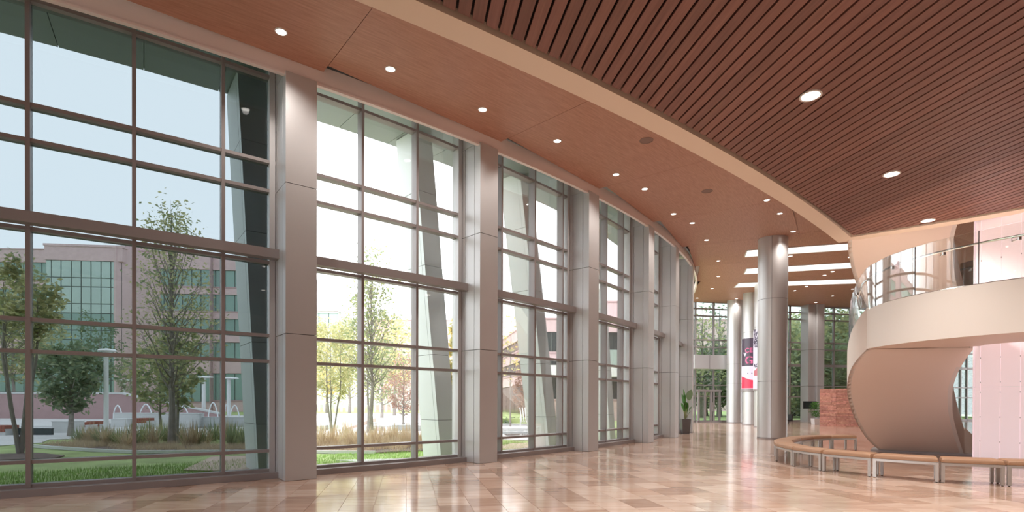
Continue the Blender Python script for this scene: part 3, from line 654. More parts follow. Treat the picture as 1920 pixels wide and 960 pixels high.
# ================================================================ BENCHES
BE=[(9.95,9.30),(8.93,9.62),(8.05,10.02),(7.27,10.77),(6.78,11.68),(6.62,12.6),(6.80,13.75),(7.35,14.95),(8.2,16.0),(9.0,16.75),(9.9,17.15),(10.85,17.3)]
BN=['rightmost bench module cut by the frame edge','second bench module from the right edge','third bench module from the right edge','fourth bench module, left of the third','fifth bench module in the front run','sixth bench module at the front left','leftmost bench module at the bend','bench module just behind the leftmost bend','bench module beside the big round column base','rear bench module left of centre','last rear bench module ending the curve']
ctr=Vector((10.6,13.6))
def nrm(i):
    a=Vector(BE[max(i-1,0)]); b=Vector(BE[min(i+1,len(BE)-1)]); t=(b-a).normalized(); n=Vector((-t.y,t.x)); 
    return n if n.dot(ctr-Vector(BE[i]))>0 else -n
for k in range(len(BE)-1):
    a,b=Vector(BE[k]),Vector(BE[k+1]); na,nb=nrm(k),nrm(k+1)
    if k==0: na=nb
    e=tag(empty('curved_bench',((a.x+b.x)/2,(a.y+b.y)/2,0)),BN[k],'bench','curved bench modules around the stair')
    g=.02; Wd=.46
    def pt(s,d,z): 
        p=a.lerp(b,s); n=na.lerp(nb,s).normalized(); bow=4*s*(1-s)*.02; p=p+n*(d-bow*(1-d)); return Vector((p.x,p.y,z))
    Ln=(b-a).length; s0=g/Ln; s1=1-s0
    # cushion with rounded edges
    prof=[(.0,.385),(0,.44),(.018,.462),(.05,.472),(Wd-.05,.472),(Wd-.018,.462),(Wd,.44),(Wd,.385)]
    ns=8; ss=[s0+.0,s0+.015,s0+.05]+[s0+(s1-s0)*q/ns for q in range(1,ns)]+[s1-.05,s1-.015,s1]
    shr=[.045,.012,0]+[0]*(ns-1)+[0,.012,.045]
    vs=[]; 
    for s_,h in zip(ss,shr):
        for d,z in prof: vs.append(pt(s_,d,z-(h if z>.4 else 0)))
    m=len(prof); fs=[tuple(range(m)),tuple(range(len(vs)-1,len(vs)-m-1,-1))]
    for i in range(len(ss)-1):
        for q in range(m): fs.append((i*m+q,(i+1)*m+q,(i+1)*m+(q+1)%m,i*m+(q+1)%m))
    mb=MB(); mb.add(vs,fs); mb.build('cushion',M['leather'],e,True)
    for d in (.0,Wd-.05):
        mb=MB(); vs=[]
        for i in range(7):
            s_=s0+(s1-s0)*i/6; vs+=[pt(s_,d,.33),pt(s_,d+.05,.33),pt(s_,d+.05,.378),pt(s_,d,.378)]
        fs=[(0,1,2,3),(27,26,25,24)]+[(4*i+q,4*i+4+q,4*i+4+(q+1)%4,4*i+(q+1)%4) for i in range(6) for q in range(4)]
        mb.add(vs,fs); mb.build('rail',M['benchleg'],e)
        for sa,sb in ((s0,s0+.055/Ln),(s1-.055/Ln,s1)):
            q=[pt(sa,d,0),pt(sb,d,0),pt(sb,d+.05,0),pt(sa,d+.05,0)]
            lg=MB().hexa([(p.x,p.y,.012) for p in q],[(p.x,p.y,.33) for p in q]).build('leg',M['benchleg'],e)
            c=sum(q,Vector())/4; MB().lathe([(.001,0),(.016,0),(.016,.013),(.001,.013)],8,(c.x,c.y)).build('foot',M['black'],lg)
# ================================================================ PLANTS INSIDE
def leaf(mb, base, direction, length, width, curl=.3, n=6, roll=0.):
    d=Vector(direction).normalized(); side=d.cross(Vector((0,0,1))); side=side.normalized() if side.length>.05 else Vector((1,0,0)); up=side.cross(d).normalized()
    side=(Matrix.Rotation(roll,3,d)@side)
    L_=[];R_=[]; C_=[]
    for i in range(n+1):
        t=i/n; w=width*math.sin(math.pi*min(1,.08+t*.92))**.7*.5 if t<1 else .0
        p=Vector(base)+d*length*t+Vector((0,0,-curl*length*t*t)); C_.append(p); L_.append(p+side*w+up*w*.25); R_.append(p-side*w+up*w*.25)
    k=len(C_); mb.add([*L_,*C_,*R_],[(i,i+1,k+i+1,k+i) for i in range(n)]+[(k+i,k+i+1,2*k+i+1,2*k+i) for i in range(n)])
pp=G(1284.5,813.5); e=tag(empty('potted_plant',pp),'tall broad-leaved plant in a dark tapered planter by the far square column','plant')
mb=MB(); a,b=.155,.215
mb.hexa([(pp.x-a,pp.y-a,0),(pp.x+a,pp.y-a,0),(pp.x+a,pp.y+a,0),(pp.x-a,pp.y+a,0)],[(pp.x-b,pp.y-b,.70),(pp.x+b,pp.y-b,.70),(pp.x+b,pp.y+b,.70),(pp.x-b,pp.y+b,.70)]); pl=mb.build('planter',M['pot'],e)
mb=MB(); mb.box(pp.x-b+.02,pp.x+b-.02,pp.y-b+.02,pp.y+b-.02,.69,.705); mb.build('soil',M['soil'],pl)
rr=random.Random(11)
lv=[(-.10,.0,2.15,.55,0,.28),(-.16,.05,1.95,.5,.4,.26),(-.02,-.1,1.9,.52,1.2,.3),(.04,.0,1.55,.45,.2,.28),(.30,0,2.15,.55,1.4,.30),(.12,-.05,1.5,.3,.8,.2),(.33,0,1.35,.25,.5,.12),(-.2,0,1.5,.3,.3,.2),(.1,.1,1.3,.3,.4,.18),(-.1,-.1,1.35,.28,1.,.16),(.25,-.1,1.15,.22,.4,.1),(-.05,0,1.65,.4,.9,.26)]
for (dx,dy,zt_,ln,rl,wd) in lv:
    tip=Vector((pp.x+dx,pp.y+dy,zt_)); st=Vector((pp.x+dx*.6,pp.y+dy*.6,zt_-ln)); bs=Vector((pp.x+dx*.15,pp.y+dy*.15,.70))
    MB().tube([bs,bs.lerp(st,.5)+Vector((-dx*.1,0,0)),st],[.012,.01,.008],5).build('stem',M['leafolive'],e,True)
    mb=MB(); leaf(mb,st,tip-st,ln,wd,.05,8,rl); mb.build('leaf',M['leafdark'] if dx>.2 else M['leafdeep'],e,True)
pq=D(1530,790,36.5); pq=Vector((pq.x,pq.y,0)); e=tag(empty('potted_shrub',pq),'bushy shrub in a white planter left of the red stone wall','plant')
mb=MB(); mb.hexa([(pq.x-.2,pq.y-.2,0),(pq.x+.2,pq.y-.2,0),(pq.x+.2,pq.y+.2,0),(pq.x-.2,pq.y+.2,0)],[(pq.x-.24,pq.y-.24,.42),(pq.x+.24,pq.y-.24,.42),(pq.x+.24,pq.y+.24,.42),(pq.x-.24,pq.y+.24,.42)]); mb.build('planter',M['potwhite'],e)
mb=MB()
for i in range(500):
    a=rr.random()*6.28; r=.45*math.sqrt(rr.random()); z=.5+rr.random()*1.0; r*=1-.5*abs((z-1.0)/.6)**2
    leaf(mb,(pq.x+r*math.cos(a),pq.y+r*math.sin(a),z),(math.cos(a),math.sin(a),.7+rr.random()),.12,.05,.2,2)
tag(mb.build('foliage',M['leafdeep'],e),kind='stuff')
for k,(x,l) in enumerate(((1472,'small dark chair half hidden behind the biggest round column'),)):
    c=D(x+4,785,36.); c=Vector((c.x,c.y,0)); e=tag(empty('lounge_chair',c),l,'chair')
    MB().box(c.x-.28,c.x+.25,c.y-.25,c.y+.25,.25,.36).build('seat',M['black'],e); MB().box(c.x+.15,c.x+.25,c.y-.25,c.y+.25,.36,.72).build('backrest',M['black'],e)
    for dx in (-.24,.2):
        for dy in (-.22,.2): MB().box(c.x+dx,c.x+dx+.03,c.y+dy,c.y+dy+.03,0,.25).build('leg',M['black'],e)
# red stone desk wall, courses of stacked stone
d0=D(1537,754,34.2).xy; d1=D(1568,754,33.4).xy; d2=D(1640,754,32.0).xy
e=tag(empty('stone_desk_wall',(d1.x,d1.y,0)),'stacked red sandstone wall at the rear left of the stair','wall')
mb=MB(); 
for p,q in ((d0,d1),(d1,d2)):
    u=(q-p).normalized(); mb.obox(p+Vector((-u.y,u.x))*.05,u,(q-p).length,1.2,0,2.27)
mb.build('backing',M['woodseat'],e)
rr=random.Random(4); cnt=0; smesh={}
for si,(p,q) in enumerate(((d0,d1),(d1,d2))):
    u=(q-p).normalized(); L_=(q-p).length; H=2.32; z=0.
    while z<H-.02:
        h=.085; x=0.
        while x<L_-.01:
            w=min(.35+rr.random()*.55,L_-x); dpt=rr.random()*.035; t=.8+rr.random()*.4
            c=(t,t*(.92+rr.random()*.12),t*.95); b=MB(); b.obox(p+u*(x+.003)-Vector((-u.y,u.x))*dpt,u,w-.006,.08+dpt,z+.003,z+h-.003)
            me=tonemesh(b,'stone',M['redstone'],lambda i,v,c=c:c)
            if cnt<300: place(me,'stone',e); cnt+=1
            x+=w
        z+=h
# ================================================================ OUTSIDE: GROUND
def polyobj(name,pts,z0,z1,m,label,cat=None,structure=True):
    mb=MB(); mb.prism([(p[0],p[1]) for p in pts],z0,z1); o=mb.build(name,m)
    return struct(o,label,cat) if structure else tag(o,label,cat)
GZ=-.04
polyobj('floor_lawn',[(-160,-20),(60,-20),(60,46),(160,46),(160,200),(-160,200)],-.5,-.07,M['grass'],'green lawn outside the windows')
M['paving']=mat('pale plaza paving',s2l(210,206,205),.8,0,.07,.7,bump=.2,bscale=8)
polyobj('trim_3',[(-46,14),(-24,14.2),(-17.6,17.6),(-17.2,19.5),(-18.4,21.2),(-15.3,22.7),(-11.7,23.2),(-8.3,23.6),(-6.2,24.4),(-3,24.6),(0.2,21.6),(2.2,21.5),(3.6,26),(3,44),(-8,62),(-60,52)],-.06,-.045,M['paving'],'pale paved plaza beyond the lawn','paving')
polyobj('trim_4',[(-16.4,17.9),(-13.1,16.45),(-11.2,15.8),(-8.4,16.05),(-5.9,16.0),(-4.1,15.9),(-1.6,17.4),(-1.4,19.5),(-3.4,20.3),(-6.2,18.6),(-8.6,18.4),(-11.4,18.2),(-13.4,19.2),(-15.6,20.2)],-.06,-.02,M['mulch'],'dark mulch bed of grasses behind the lawn','planting bed')
polyobj('trim_5',[(-14.6,13.2),(-13.2,13.7),(-12.2,14.2),(-12.5,14.9),(-13.8,15.6),(-15.4,15.0)],-.06,-.03,M['mulch'],'mulch ring around the multi-stemmed tree','planting bed')
polyobj('trim_6',[(-7.35,11.9),(-8.3,14.75),(-6.4,15.35),(-5.4,13.6),(-5.5,12.2),(-6.2,11.75)],-.06,-.04,M['paver'],'pinkish concrete path beside the first leaning column','path')
polyobj('trim_7',[(-.75,17.8),(.0,19.8),(2.2,21.4),(3.1,20.6),(1.9,18.6),(.5,17.2)],-.06,-.04,M['paver'],'pinkish path outside the third window bay','path')
eb=[(-16.6,18.0),(-15.0,17.2),(-13.1,16.35),(-11.2,15.7),(-8.4,15.95),(-5.9,15.9),(-4.1,15.8)]
mb=MB()
for p,q in zip(eb[:-1],eb[1:]):
    u=(Vector(q)-Vector(p)); mb.obox(Vector(p)-u.normalized()*.02,u,u.length+.04,.12,-.06,.03)
struct(mb.build('trim_8',M['concrete']),'pale concrete edging of the planting bed','edging')
pv=MB(); pv.prism([(-4.6,14.0),(-3.2,14.3),(-2.7,13.9),(-4.0,13.65)],-.065,-.035); struct(pv.build('trim_9',M['concrete']),'flat concrete hatch in the lawn outside the second window bay','hatch')
# lawn blades close to the glass
gb=MB(); rg=random.Random(9)
for i in range(26000):
    th=-1.06+rg.random()*.40; r=-.9-rg.random()**1.3*3.4; p=fp(th,r)
    if any(-2.15<r<-1.15 and abs(th-q)<.018 for q in (-.911,-.801,-.69)): continue
    h=.04+.06*rg.random(); a=rg.random()*3.14; w=.006; dx,dy=w*math.cos(a),w*math.sin(a); lx,ly=(rg.random()-.5)*.05,(rg.random()-.5)*.05
    gb.add([(p.x-dx,p.y-dy,-.07),(p.x+dx,p.y+dy,-.07),(p.x+lx,p.y+ly,-.07+h)],[(0,1,2)])
tag(gb.build('lawn_grass',M['grassb']),'short green grass blades growing right outside the windows','grass',kind='stuff')
# ---- overhanging soffit outside
M['soffit']=mat('grey metal soffit panel',(.36,.39,.40),.5,.2)
so=struct(empty('ceiling_outside',fp(-.9,-1.2,8.4)),'grey metal panelled overhang outside the windows','soffit')
zs=lambda x,y: 8.0+.037*y
t=-1.20; st_=.0335
while t<-.32:
    for (r0_,r1_) in ((-2.38,-1.22),(-1.212,-.14)):
        MB().arc(t+.00015,t+st_-.00015,r0_,r1_,zs,lambda x,y: zs(x,y)+.05,1).build('soffit_panel',M['soffit'],so)
    t+=st_
MB().arc(-1.2,-.3,-2.42,-.14,lambda x,y: zs(x,y)+.06,lambda x,y: zs(x,y)+1.3,40).build('roof_edge',M['soffit'],so)
# ---- leaning clad columns outside
LC=[(-.9175,-.9275,'first leaning clad column outside the tinted bay'),(-.8075,-.8295,'second leaning clad column outside, in front of the yellow trees'),(-.697,-.736,'third leaning clad column outside, before the curved brick building'),(-.59,-.628,'fourth leaning clad column outside the fourth window bay')]
M['clad2']=mat('outdoor silver cladding',(.74,.76,.77),.5,.15)
for k,(tb,tt,l) in enumerate(LC):
    rb_=-1.22; sw,sd=.56,(1.25 if k==0 else .84)
    b=fp(tb,rb_,-.07); tp=fp(tt,rb_+.05,0); tp.z=zs(tp.x,tp.y)
    e=tag(empty('leaning_column',b),l,'column','leaning columns outside the window wall')
    dr_=Vector((math.cos(tb),math.sin(tb),0)); nt_=Vector((-dr_.y,dr_.x,0))
    def sec(c,z,scl=1.):                       # corner nearest the hall first, then outwards
        o=(1-scl); M0=Vector((c.x,c.y,z))
        return [M0+nt_*o*sw-dr_*o*sd, M0-dr_*sd*scl+nt_*o*sw, M0-dr_*sd*scl+nt_*sw*scl, M0+nt_*sw*scl-dr_*o*sd]
    def cen(z): f=(z-b.z)/(tp.z-b.z); return b.lerp(tp,f)
    core_=MB(); q0,q1=sec(cen(b.z),b.z,.97),sec(tp,tp.z,.97); core_.hexa(q0,q1); core_.build('core',M['joint'],e)
    cuts=[b.z,1.0,2.76,5.1,7.0,tp.z]
    for z0,z1 in zip(cuts[:-1],cuts[1:]):
        A_,B_=sec(cen(z0+.006),z0+.006),sec(cen(z1-.006),z1-.006)
        for i in range(4):
            j=(i+1)%4; mid0=(A_[0]+A_[2])/2; mid1=(B_[0]+B_[2])/2
            for f0,f1 in ((.0,.16),(.17,1.0)) if i==0 else ((0.,1.),):
                a0,a1=A_[i].lerp(A_[j],f0),A_[i].lerp(A_[j],f1); c0,c1=B_[i].lerp(B_[j],f0),B_[i].lerp(B_[j],f1)
                ins=lambda p,m: p.lerp(Vector((m.x,m.y,p.z)),.06)
                MB().hexa([a0,a1,ins(a1,mid0),ins(a0,mid0)],[c0,c1,ins(c1,mid1),ins(c0,mid1)]).build('panel',M['clad2'],e)
# ================================================================ BUILDINGS
def far_building(name,label,P0,u,Wd,Dp,H,bands,panew,brick='brick',glassm='greenglass',base=-.1,group=None,e=None):
    """P0 = front left corner, u = direction of the front; bands = window bands (z0,z1)"""
    u=Vector(u).normalized(); e=e or tag(empty(name,(P0[0],P0[1],base)),label,'building',group)
    P0=Vector(P0); n=Vector((-u.y,u.x))
    MB().obox(P0+n*.35,u,Wd,Dp,base,H-.05).build('core',M['darkglass'],e)
    z=base
    for (a,b) in bands+[(H,H)]:
        if a>z: MB().obox(P0,u,Wd,Dp+.3,z,a).build('spandrel',M[brick],e); MB().obox(P0-n*.06,u,Wd,.06,a-.18,a-.08).build('coping',M['brickdark'],e) if a-z>.6 else None
        z=b
    for (a,b) in bands:
        npn=max(1,round(Wd/panew)); pw=Wd/npn; me=None
        for i in range(npn):
            p=P0+u*(i*pw+.07)+n*.18
            if me is None:
                mb=MB(); mb.box(0,pw-.14,0,.08,a+.05,b-.05); me=mb.mesh('window_pane',M[glassm])
            o=place(me,'window_pane',e,(p.x,p.y,0),math.atan2(u.y,u.x))
        MB().obox(P0+n*.24,u,Wd,.06,a,b).build('window_frame',M['mull2'],e)
        for s_ in (0,Wd-.02): MB().obox(P0+u*s_,u,.02,Dp,a,b).build('side',M[brick],e)
    return e
YB=75.; 
def bx(x,Y=YB): return (x-960)/1000*Y
hz=lambda y,Y: EYE+(750.5-y)/1000*Y
# left wing, projecting glass block, brick return, right wing
lb=[(hz(735,YB),hz(700,YB)),(hz(690,YB),hz(655,YB)),(hz(630,YB),hz(592,YB)),(hz(573,YB),hz(541,YB)),(hz(524,YB),hz(491,YB))]
OB=far_building('office_building','long pinkish brick office building with green window bands and a projecting glass block',(bx(-60),YB),(1,.03),(150)*.075,14,hz(465,YB),lb,1.3)
rb=[(hz(752,YB),hz(700,YB)),(hz(672,YB),hz(640,YB)),(hz(622,YB),hz(595,YB)),(hz(580,YB),hz(548,YB)),(hz(533,YB),hz(501,YB))]
far_building('office_building','right brick wing of the far office building behind the tall tree',(bx(236),YB),(1,.10),11.2,14,hz(468,YB),rb,1.3,e=OB)
far_building('office_building','far end of the brick wing between the trees and the first leaning column',(bx(385,77),77),(1,.10),12.0,14,hz(478,77),[(a+.2,b+.2) for a,b in rb],1.3,e=OB)
for x in (236,372,392): 
    pass
YG=70.; e=OB
u=Vector((1,.10)).normalized(); n=Vector((-u.y,u.x)); P0=Vector((bx(86,YG),YG)); Wg=(207-86)*.07+.2
MB().obox(P0+n*.3,u,Wg+.5,10,0,hz(488,YG)).build('core',M['darkglass'],e)
MB().obox(P0-u*.1-n*.1,u,Wg+.9,10.4,hz(487,YG),hz(457,YG)).build('parapet',M['brick'],e)
MB().obox(P0-u*.2-n*.2,u,Wg+1.1,10.6,hz(461,YG),hz(457,YG)).build('coping',M['brick'],e)
xs_=[86,96,112.6,130.6,147.7,165,182.7,200,208.5]; ys_=[487,519,536,568,586,618,636,668,686,712,738]
for i,(xa,xb) in enumerate(zip(xs_[:-1],xs_[1:])):
    for j,(ya,yb) in enumerate(zip(ys_[:-1],ys_[1:])):
        a=(xa-86)*.07; w=(xb-xa)*.07
        MB().obox(P0+u*(a+.07)+n*.0,u,w-.14,.1,hz(yb,YG)+.06,hz(ya,YG)-.06).build('glass_pane',M['greenglass2'] if ya<586 else M['greenglass'],e)
MB().obox(P0+n*.08,u,Wg+.2,.2,0,hz(487,YG)).build('grid_frame',M['mull2'],e)
q=Vector((bx(211,YG),YG+.6)); MB().obox(q,(.52,1),6.0,7,0,hz(458,YG)).build('wall',M['brick'],e)
q=Vector((bx(229,75),75.5)); MB().obox(q,(1,.1),2.0,7,0,hz(458,75)+.6).build('wall',M['brick'],e)
for z in (6,6.5,7,11,11.5,12,15.5,16): MB().obox(Vector((bx(211,YG),YG+.6))-Vector((.04,0)),(.52,1),6.0,.05,z,z+.08).build('groove',M['brickdark'],e)
# sloping brick plaza wall with pale coping
e=tag(empty('plaza_wall',(-27,40,0)),'sloping brick plaza wall with a pale coping in front of the glass block','wall')
pa,pb,pc=(-52,46),(-33.,45.),(-25.,45.5)
def wallseg(p,q,z0,z1,m,nm,th=.5,zb=-.1):
    p=Vector(p); q=Vector(q); d=(q-p).normalized(); n=Vector((-d.y,d.x))*th; c=[p,q,q+n,p+n]; z=[z0,z1,z1,z0]
    MB().hexa([(a.x,a.y,zb if not callable(zb) else 0) for a in c],[(a.x,a.y,h) for a,h in zip(c,z)]).build(nm,M[m],e)
wallseg(pa,pb,2.05,2.05,'brickdark','wall'); wallseg(pb,pc,2.05,.35,'brickdark','wall')
e2_=e
for p,q,z0,z1 in ((pa,pb,2.05,2.05),(pb,pc,2.05,.35)):
    p=Vector(p); q=Vector(q); d=(q-p).normalized(); n=Vector((-d.y,d.x)); c=[p-n*.06,q-n*.06,q+n*.56,p+n*.56]; z=[z0,z1,z1,z0]
    MB().hexa([(a.x,a.y,h) for a,h in zip(c,z)],[(a.x,a.y,h+.14) for a,h in zip(c,z)]).build('coping',M['concrete'],e)
# bay 2 distance: pale glass tower, brick blocks, colonnade
e=far_building('office_tower','pale glass topped building far behind the golden trees',(bx(560,120),120),(1,.02),(634-560)*.12,12,hz(580,120),[(hz(612,120),hz(585,120))],2.2,'concrete','greenglass2')
e=far_building('brick_hall','windowless pink brick building far behind the second window bay',(bx(700,95),95),(1,.02),(875-700)*.095,12,hz(597,95),[],2.2)
MB().obox((bx(838,96),96.),(1,0),1.8,2,hz(597,95),hz(588,95)).build('roof_unit',M['concrete'],e)
e=tag(empty('colonnade',(bx(600,80),80,0)),'long row of slim white posts far across the plaza','colonnade')
for i in range(19):
    x=596+i*10.5; p=Vector((bx(x,80),80)); MB().obox(p,(1,0),.28,.28,-.1,hz(731,80)+.3*((i*7)%3)).build('post',M['whitemetal'],e)
MB().obox((bx(590,80),80.4),(1,0),17,.3,hz(772,80)+1.2,hz(768,80)+1.5).build('rail',M['whitemetal'],e)
# curved brick building seen through bay 3 and 4
cb=[(hz(745,45),hz(702,45)),(hz(682,45),hz(670,45)),(hz(656,45),hz(619,45))]
CB=e=far_building('curved_brick_building','angled brick building with wide dark window bands seen through the third and fourth bays',(bx(1000,45),45),(1,.02),9,12,hz(592,45),cb,1.6,'brick','darkglass')
MB().obox((bx(1005,44),43.6),(1,.02),8.6,1.4,hz(703,44),hz(682,44)).build('canopy',M['whitemetal'],e)
a_=Vector((bx(905,78),78)); b_=Vector((bx(1000,45),45)); dv=(b_-a_)
H1,H2=hz(592,45),hz(592,45)
cb2=[(-.1,hz(715,45)),(hz(690,45),hz(664,45)),(hz(640,45),hz(618,45))]
far_building('curved_brick_building','long brick wing receding behind the third leaning column',(a_.x,a_.y),dv,dv.length,10,H1,cb2,2.4,'brick','darkglass',e=CB)
e=far_building('brick_link','brick and glass link building seen through the fourth bay',(bx(1085,46),46),(1,.0),8,10,hz(560,46),[(hz(745,46),hz(703,46)),(hz(655,46),hz(600,46))],1.6,'brick','darkglass',e=CB)
MB().obox((bx(1110,38),38.),(1,.1),3.4,.3,hz(681,38),hz(652,38)).build('glass_balcony',M['greenglass2'],e)
# ================================================================ PLAZA FURNITURE
def wbox(label,x0,x1,y0,y1,dep=.6,m='concrete',name='plaza_wall',cat='wall',base=-.06,grp=None):
    """white plaza block whose foot is seen at y1 and top at y0"""
    a=G((x0+x1)/2,y1,base); Y=a.y; L0=D(x0,y1,Y); L1=D(x1,y1,Y); h=D((x0+x1)/2,y0,Y).z
    e=tag(empty(name,(a.x,Y,base)),label,cat,grp); u=(L1-L0).xy
    MB().obox(L0.xy,u,u.length,dep,base,h-.03).build('body',M[m],e); MB().obox(L0.xy-u.normalized()*.02-Vector((0,.02)),u,u.length+.04,dep+.04,h-.03,h).build('cap',M[m],e); return e,Y
def seat(label,x0,x1,y0,y1,ybase):
    e,Y=wbox(label,x0,x1,y0+ (y1-y0)*.55,ybase,.8,'concrete','plaza_bench','bench',grp='wood topped plaza benches')
    L0=D(x0,y0,Y);L1=D(x1,y0,Y); z0=D(x0,y1,Y).z; z1=L0.z; n=6; u=(L1-L0).xy; w=u.length/n
    for i in range(n): MB().obox(L0.xy+u.normalized()*(i*w+.01)-Vector((0,.03)),u,w-.02,.7,z0,z1).build('slat',M['woodseat'],e)
wbox('white block wall left of the wood topped benches',97,127,790,812,1.0)
seat('wood topped plaza bench behind the small dense tree',134,160,792,801,808); seat('wood topped plaza bench left of the tall lamp post',162,187,790,800,806)
seat('wood topped plaza bench cut by the left frame edge',-25,10,798,810,817)
wbox('white block wall right of the tall lamp post',208,238,785,801,1.0)
seat('wood topped plaza bench left of the tallest tree',255,275,784,793,803)
wbox('long white plaza wall behind the tallest tree',238,374,775,800,.5); wbox('low white plaza wall at the pool edge',374,520,782,800,.5)
wbox('white upper fountain wall behind the pool',213,372,774,786,.4,base=.2); wbox('pale low wall far left on the plaza',20,97,798,811,.15,'whitemetal')
wbox('dark water channel wall in the plaza',12,97,803,816,.1,'darkglass','plaza_channel','channel')
for l,pts,n_ in (('dark plaza pool behind the planting bed',[(335,803),(512,797),(512,789),(380,795)],1),('dark pool in the plaza seen through the second bay',[(592,808),(640,800),(640,795),(592,797)],2),('dark pool right of the bare trunk in the second bay',[(686,806),(790,806),(790,797),(700,797)],3),('dark pool outside the third bay',[(950,815),(1015,815),(1015,808),(935,808)],4)):
    o=polyobj('pool',[G(x,y).xy for x,y in pts],-.05,-.035,M['water'],l,'pool',False)
e,_=wbox('long pale step wall across the plaza in the second bay',690,800,792,797,.4); wbox('pale stone ledge in the second bay, right of the trunk',735,800,797,807,.5)
wbox('far pale ledge along the plaza',592,800,775,779,.4)
p=[G(650,805),G(705,790),G(640,790)]; mb=MB(); mb.prism([q.xy for q in p],-.06,lambda x,y: .05+.02*(y-28)); tag(mb.build('ramp_wedge',M['paver']),'pink paved ramp wedge rising behind the multi-stemmed birch','ramp')
wbox('low white pool wall outside the third bay',932,1070,795,799,.3); wbox('white sun deck slab outside the third bay',940,1060,803,809,1.4,'whitemetal','deck','deck')
# white lounge chair by the pool
c=G(988,800); e=tag(empty('garden_chair',c),'white slatted garden chair by the pool outside the third bay','chair')
for i in range(5):
    x=c.x-.3+i*.13; mb=MB(); mb.tube([(x,c.y-.35,.35),(x,c.y+.15,.28)],.035,4); mb.build('seat_slat',M['whitemetal'],e); mb=MB(); mb.tube([(x,c.y+.15,.28),(x-.12+.06*i*.4,c.y+.5,1.15)],.035,4); mb.build('back_slat',M['whitemetal'],e)
for sx in (-.38,.3):
    MB().tube([(c.x+sx,c.y-.4,-.05),(c.x+sx,c.y-.4,.55),(c.x+sx,c.y+.35,.55)],.04,4).build('arm',M['whitemetal'],e); MB().tube([(c.x+sx,c.y+.35,.55),(c.x+sx,c.y+.4,-.05)],.04,4).build('leg',M['whitemetal'],e)
# lamp posts
def lamp(x,yb,yt,label,r=.09):
    b=G(x,yb,-.06); Y=b.y; t=D(x,yt,Y).z; e=tag(empty('lamp_post',b),label,'street lamp','white disc topped lamp posts')
    MB().lathe([(.001,-.06),(r*1.6,-.06),(r*1.6,.02),(r,.04),(r*.9,t-.1),(.001,t-.1)],12,b.xy).build('pole',M['whitemetal'],e,True)
    s=Y*.0155; MB().lathe([(.001,t-.10),(s*.3,t-.09),(s,t-.02),(s*.8,t+.05),(.001,t+.09)],20,(b.x+s*.15,b.y)).build('lamp_head',M['whitemetal'],e,True)
lamp(199,817,657,'nearest tall disc topped lamp post in the plaza',.10)
lamp(382,785,707,'farther lamp post right of the tallest tree, left one of the pair',.16); lamp(429,790,709,'farther lamp post left of the first leaning column, right one of the pair',.14)
lamp(233,778,713,'small distant lamp post before the brick pier',.12)
# fountain jets
def jet(x0,x1,yt,yb,label,Y=40.):
    e=MB(); n=14; a=D(x0,yb,Y); b=D(x1,yb,Y); h=D((x0+x1)/2,yt,Y).z-a.z
    e.tube([Vector((a.x,a.y,-.06))]+[a.lerp(b,i/n)+Vector((0,0,h*4*(i/n)*(1-i/n))) for i in range(n+1)]+[Vector((b.x,b.y,-.06))],.045,5); tag(e.build('fountain_jet',M['jet'],None,True),label,'water jet','arching fountain jets')
jet(263,284,758,774,'arching water jet left of the tallest tree'); jet(335,352,763,775,'arching water jet just right of the tallest trunk')
jet(391,408,755,777,'arching water jet beside the left farther lamp post'); jet(421,428,758,777,'narrow water jet behind the window mullion'); jet(432,448,760,777,'rightmost arching water jet'); jet(213,228,760,776,'arching water jet behind the lamp post')
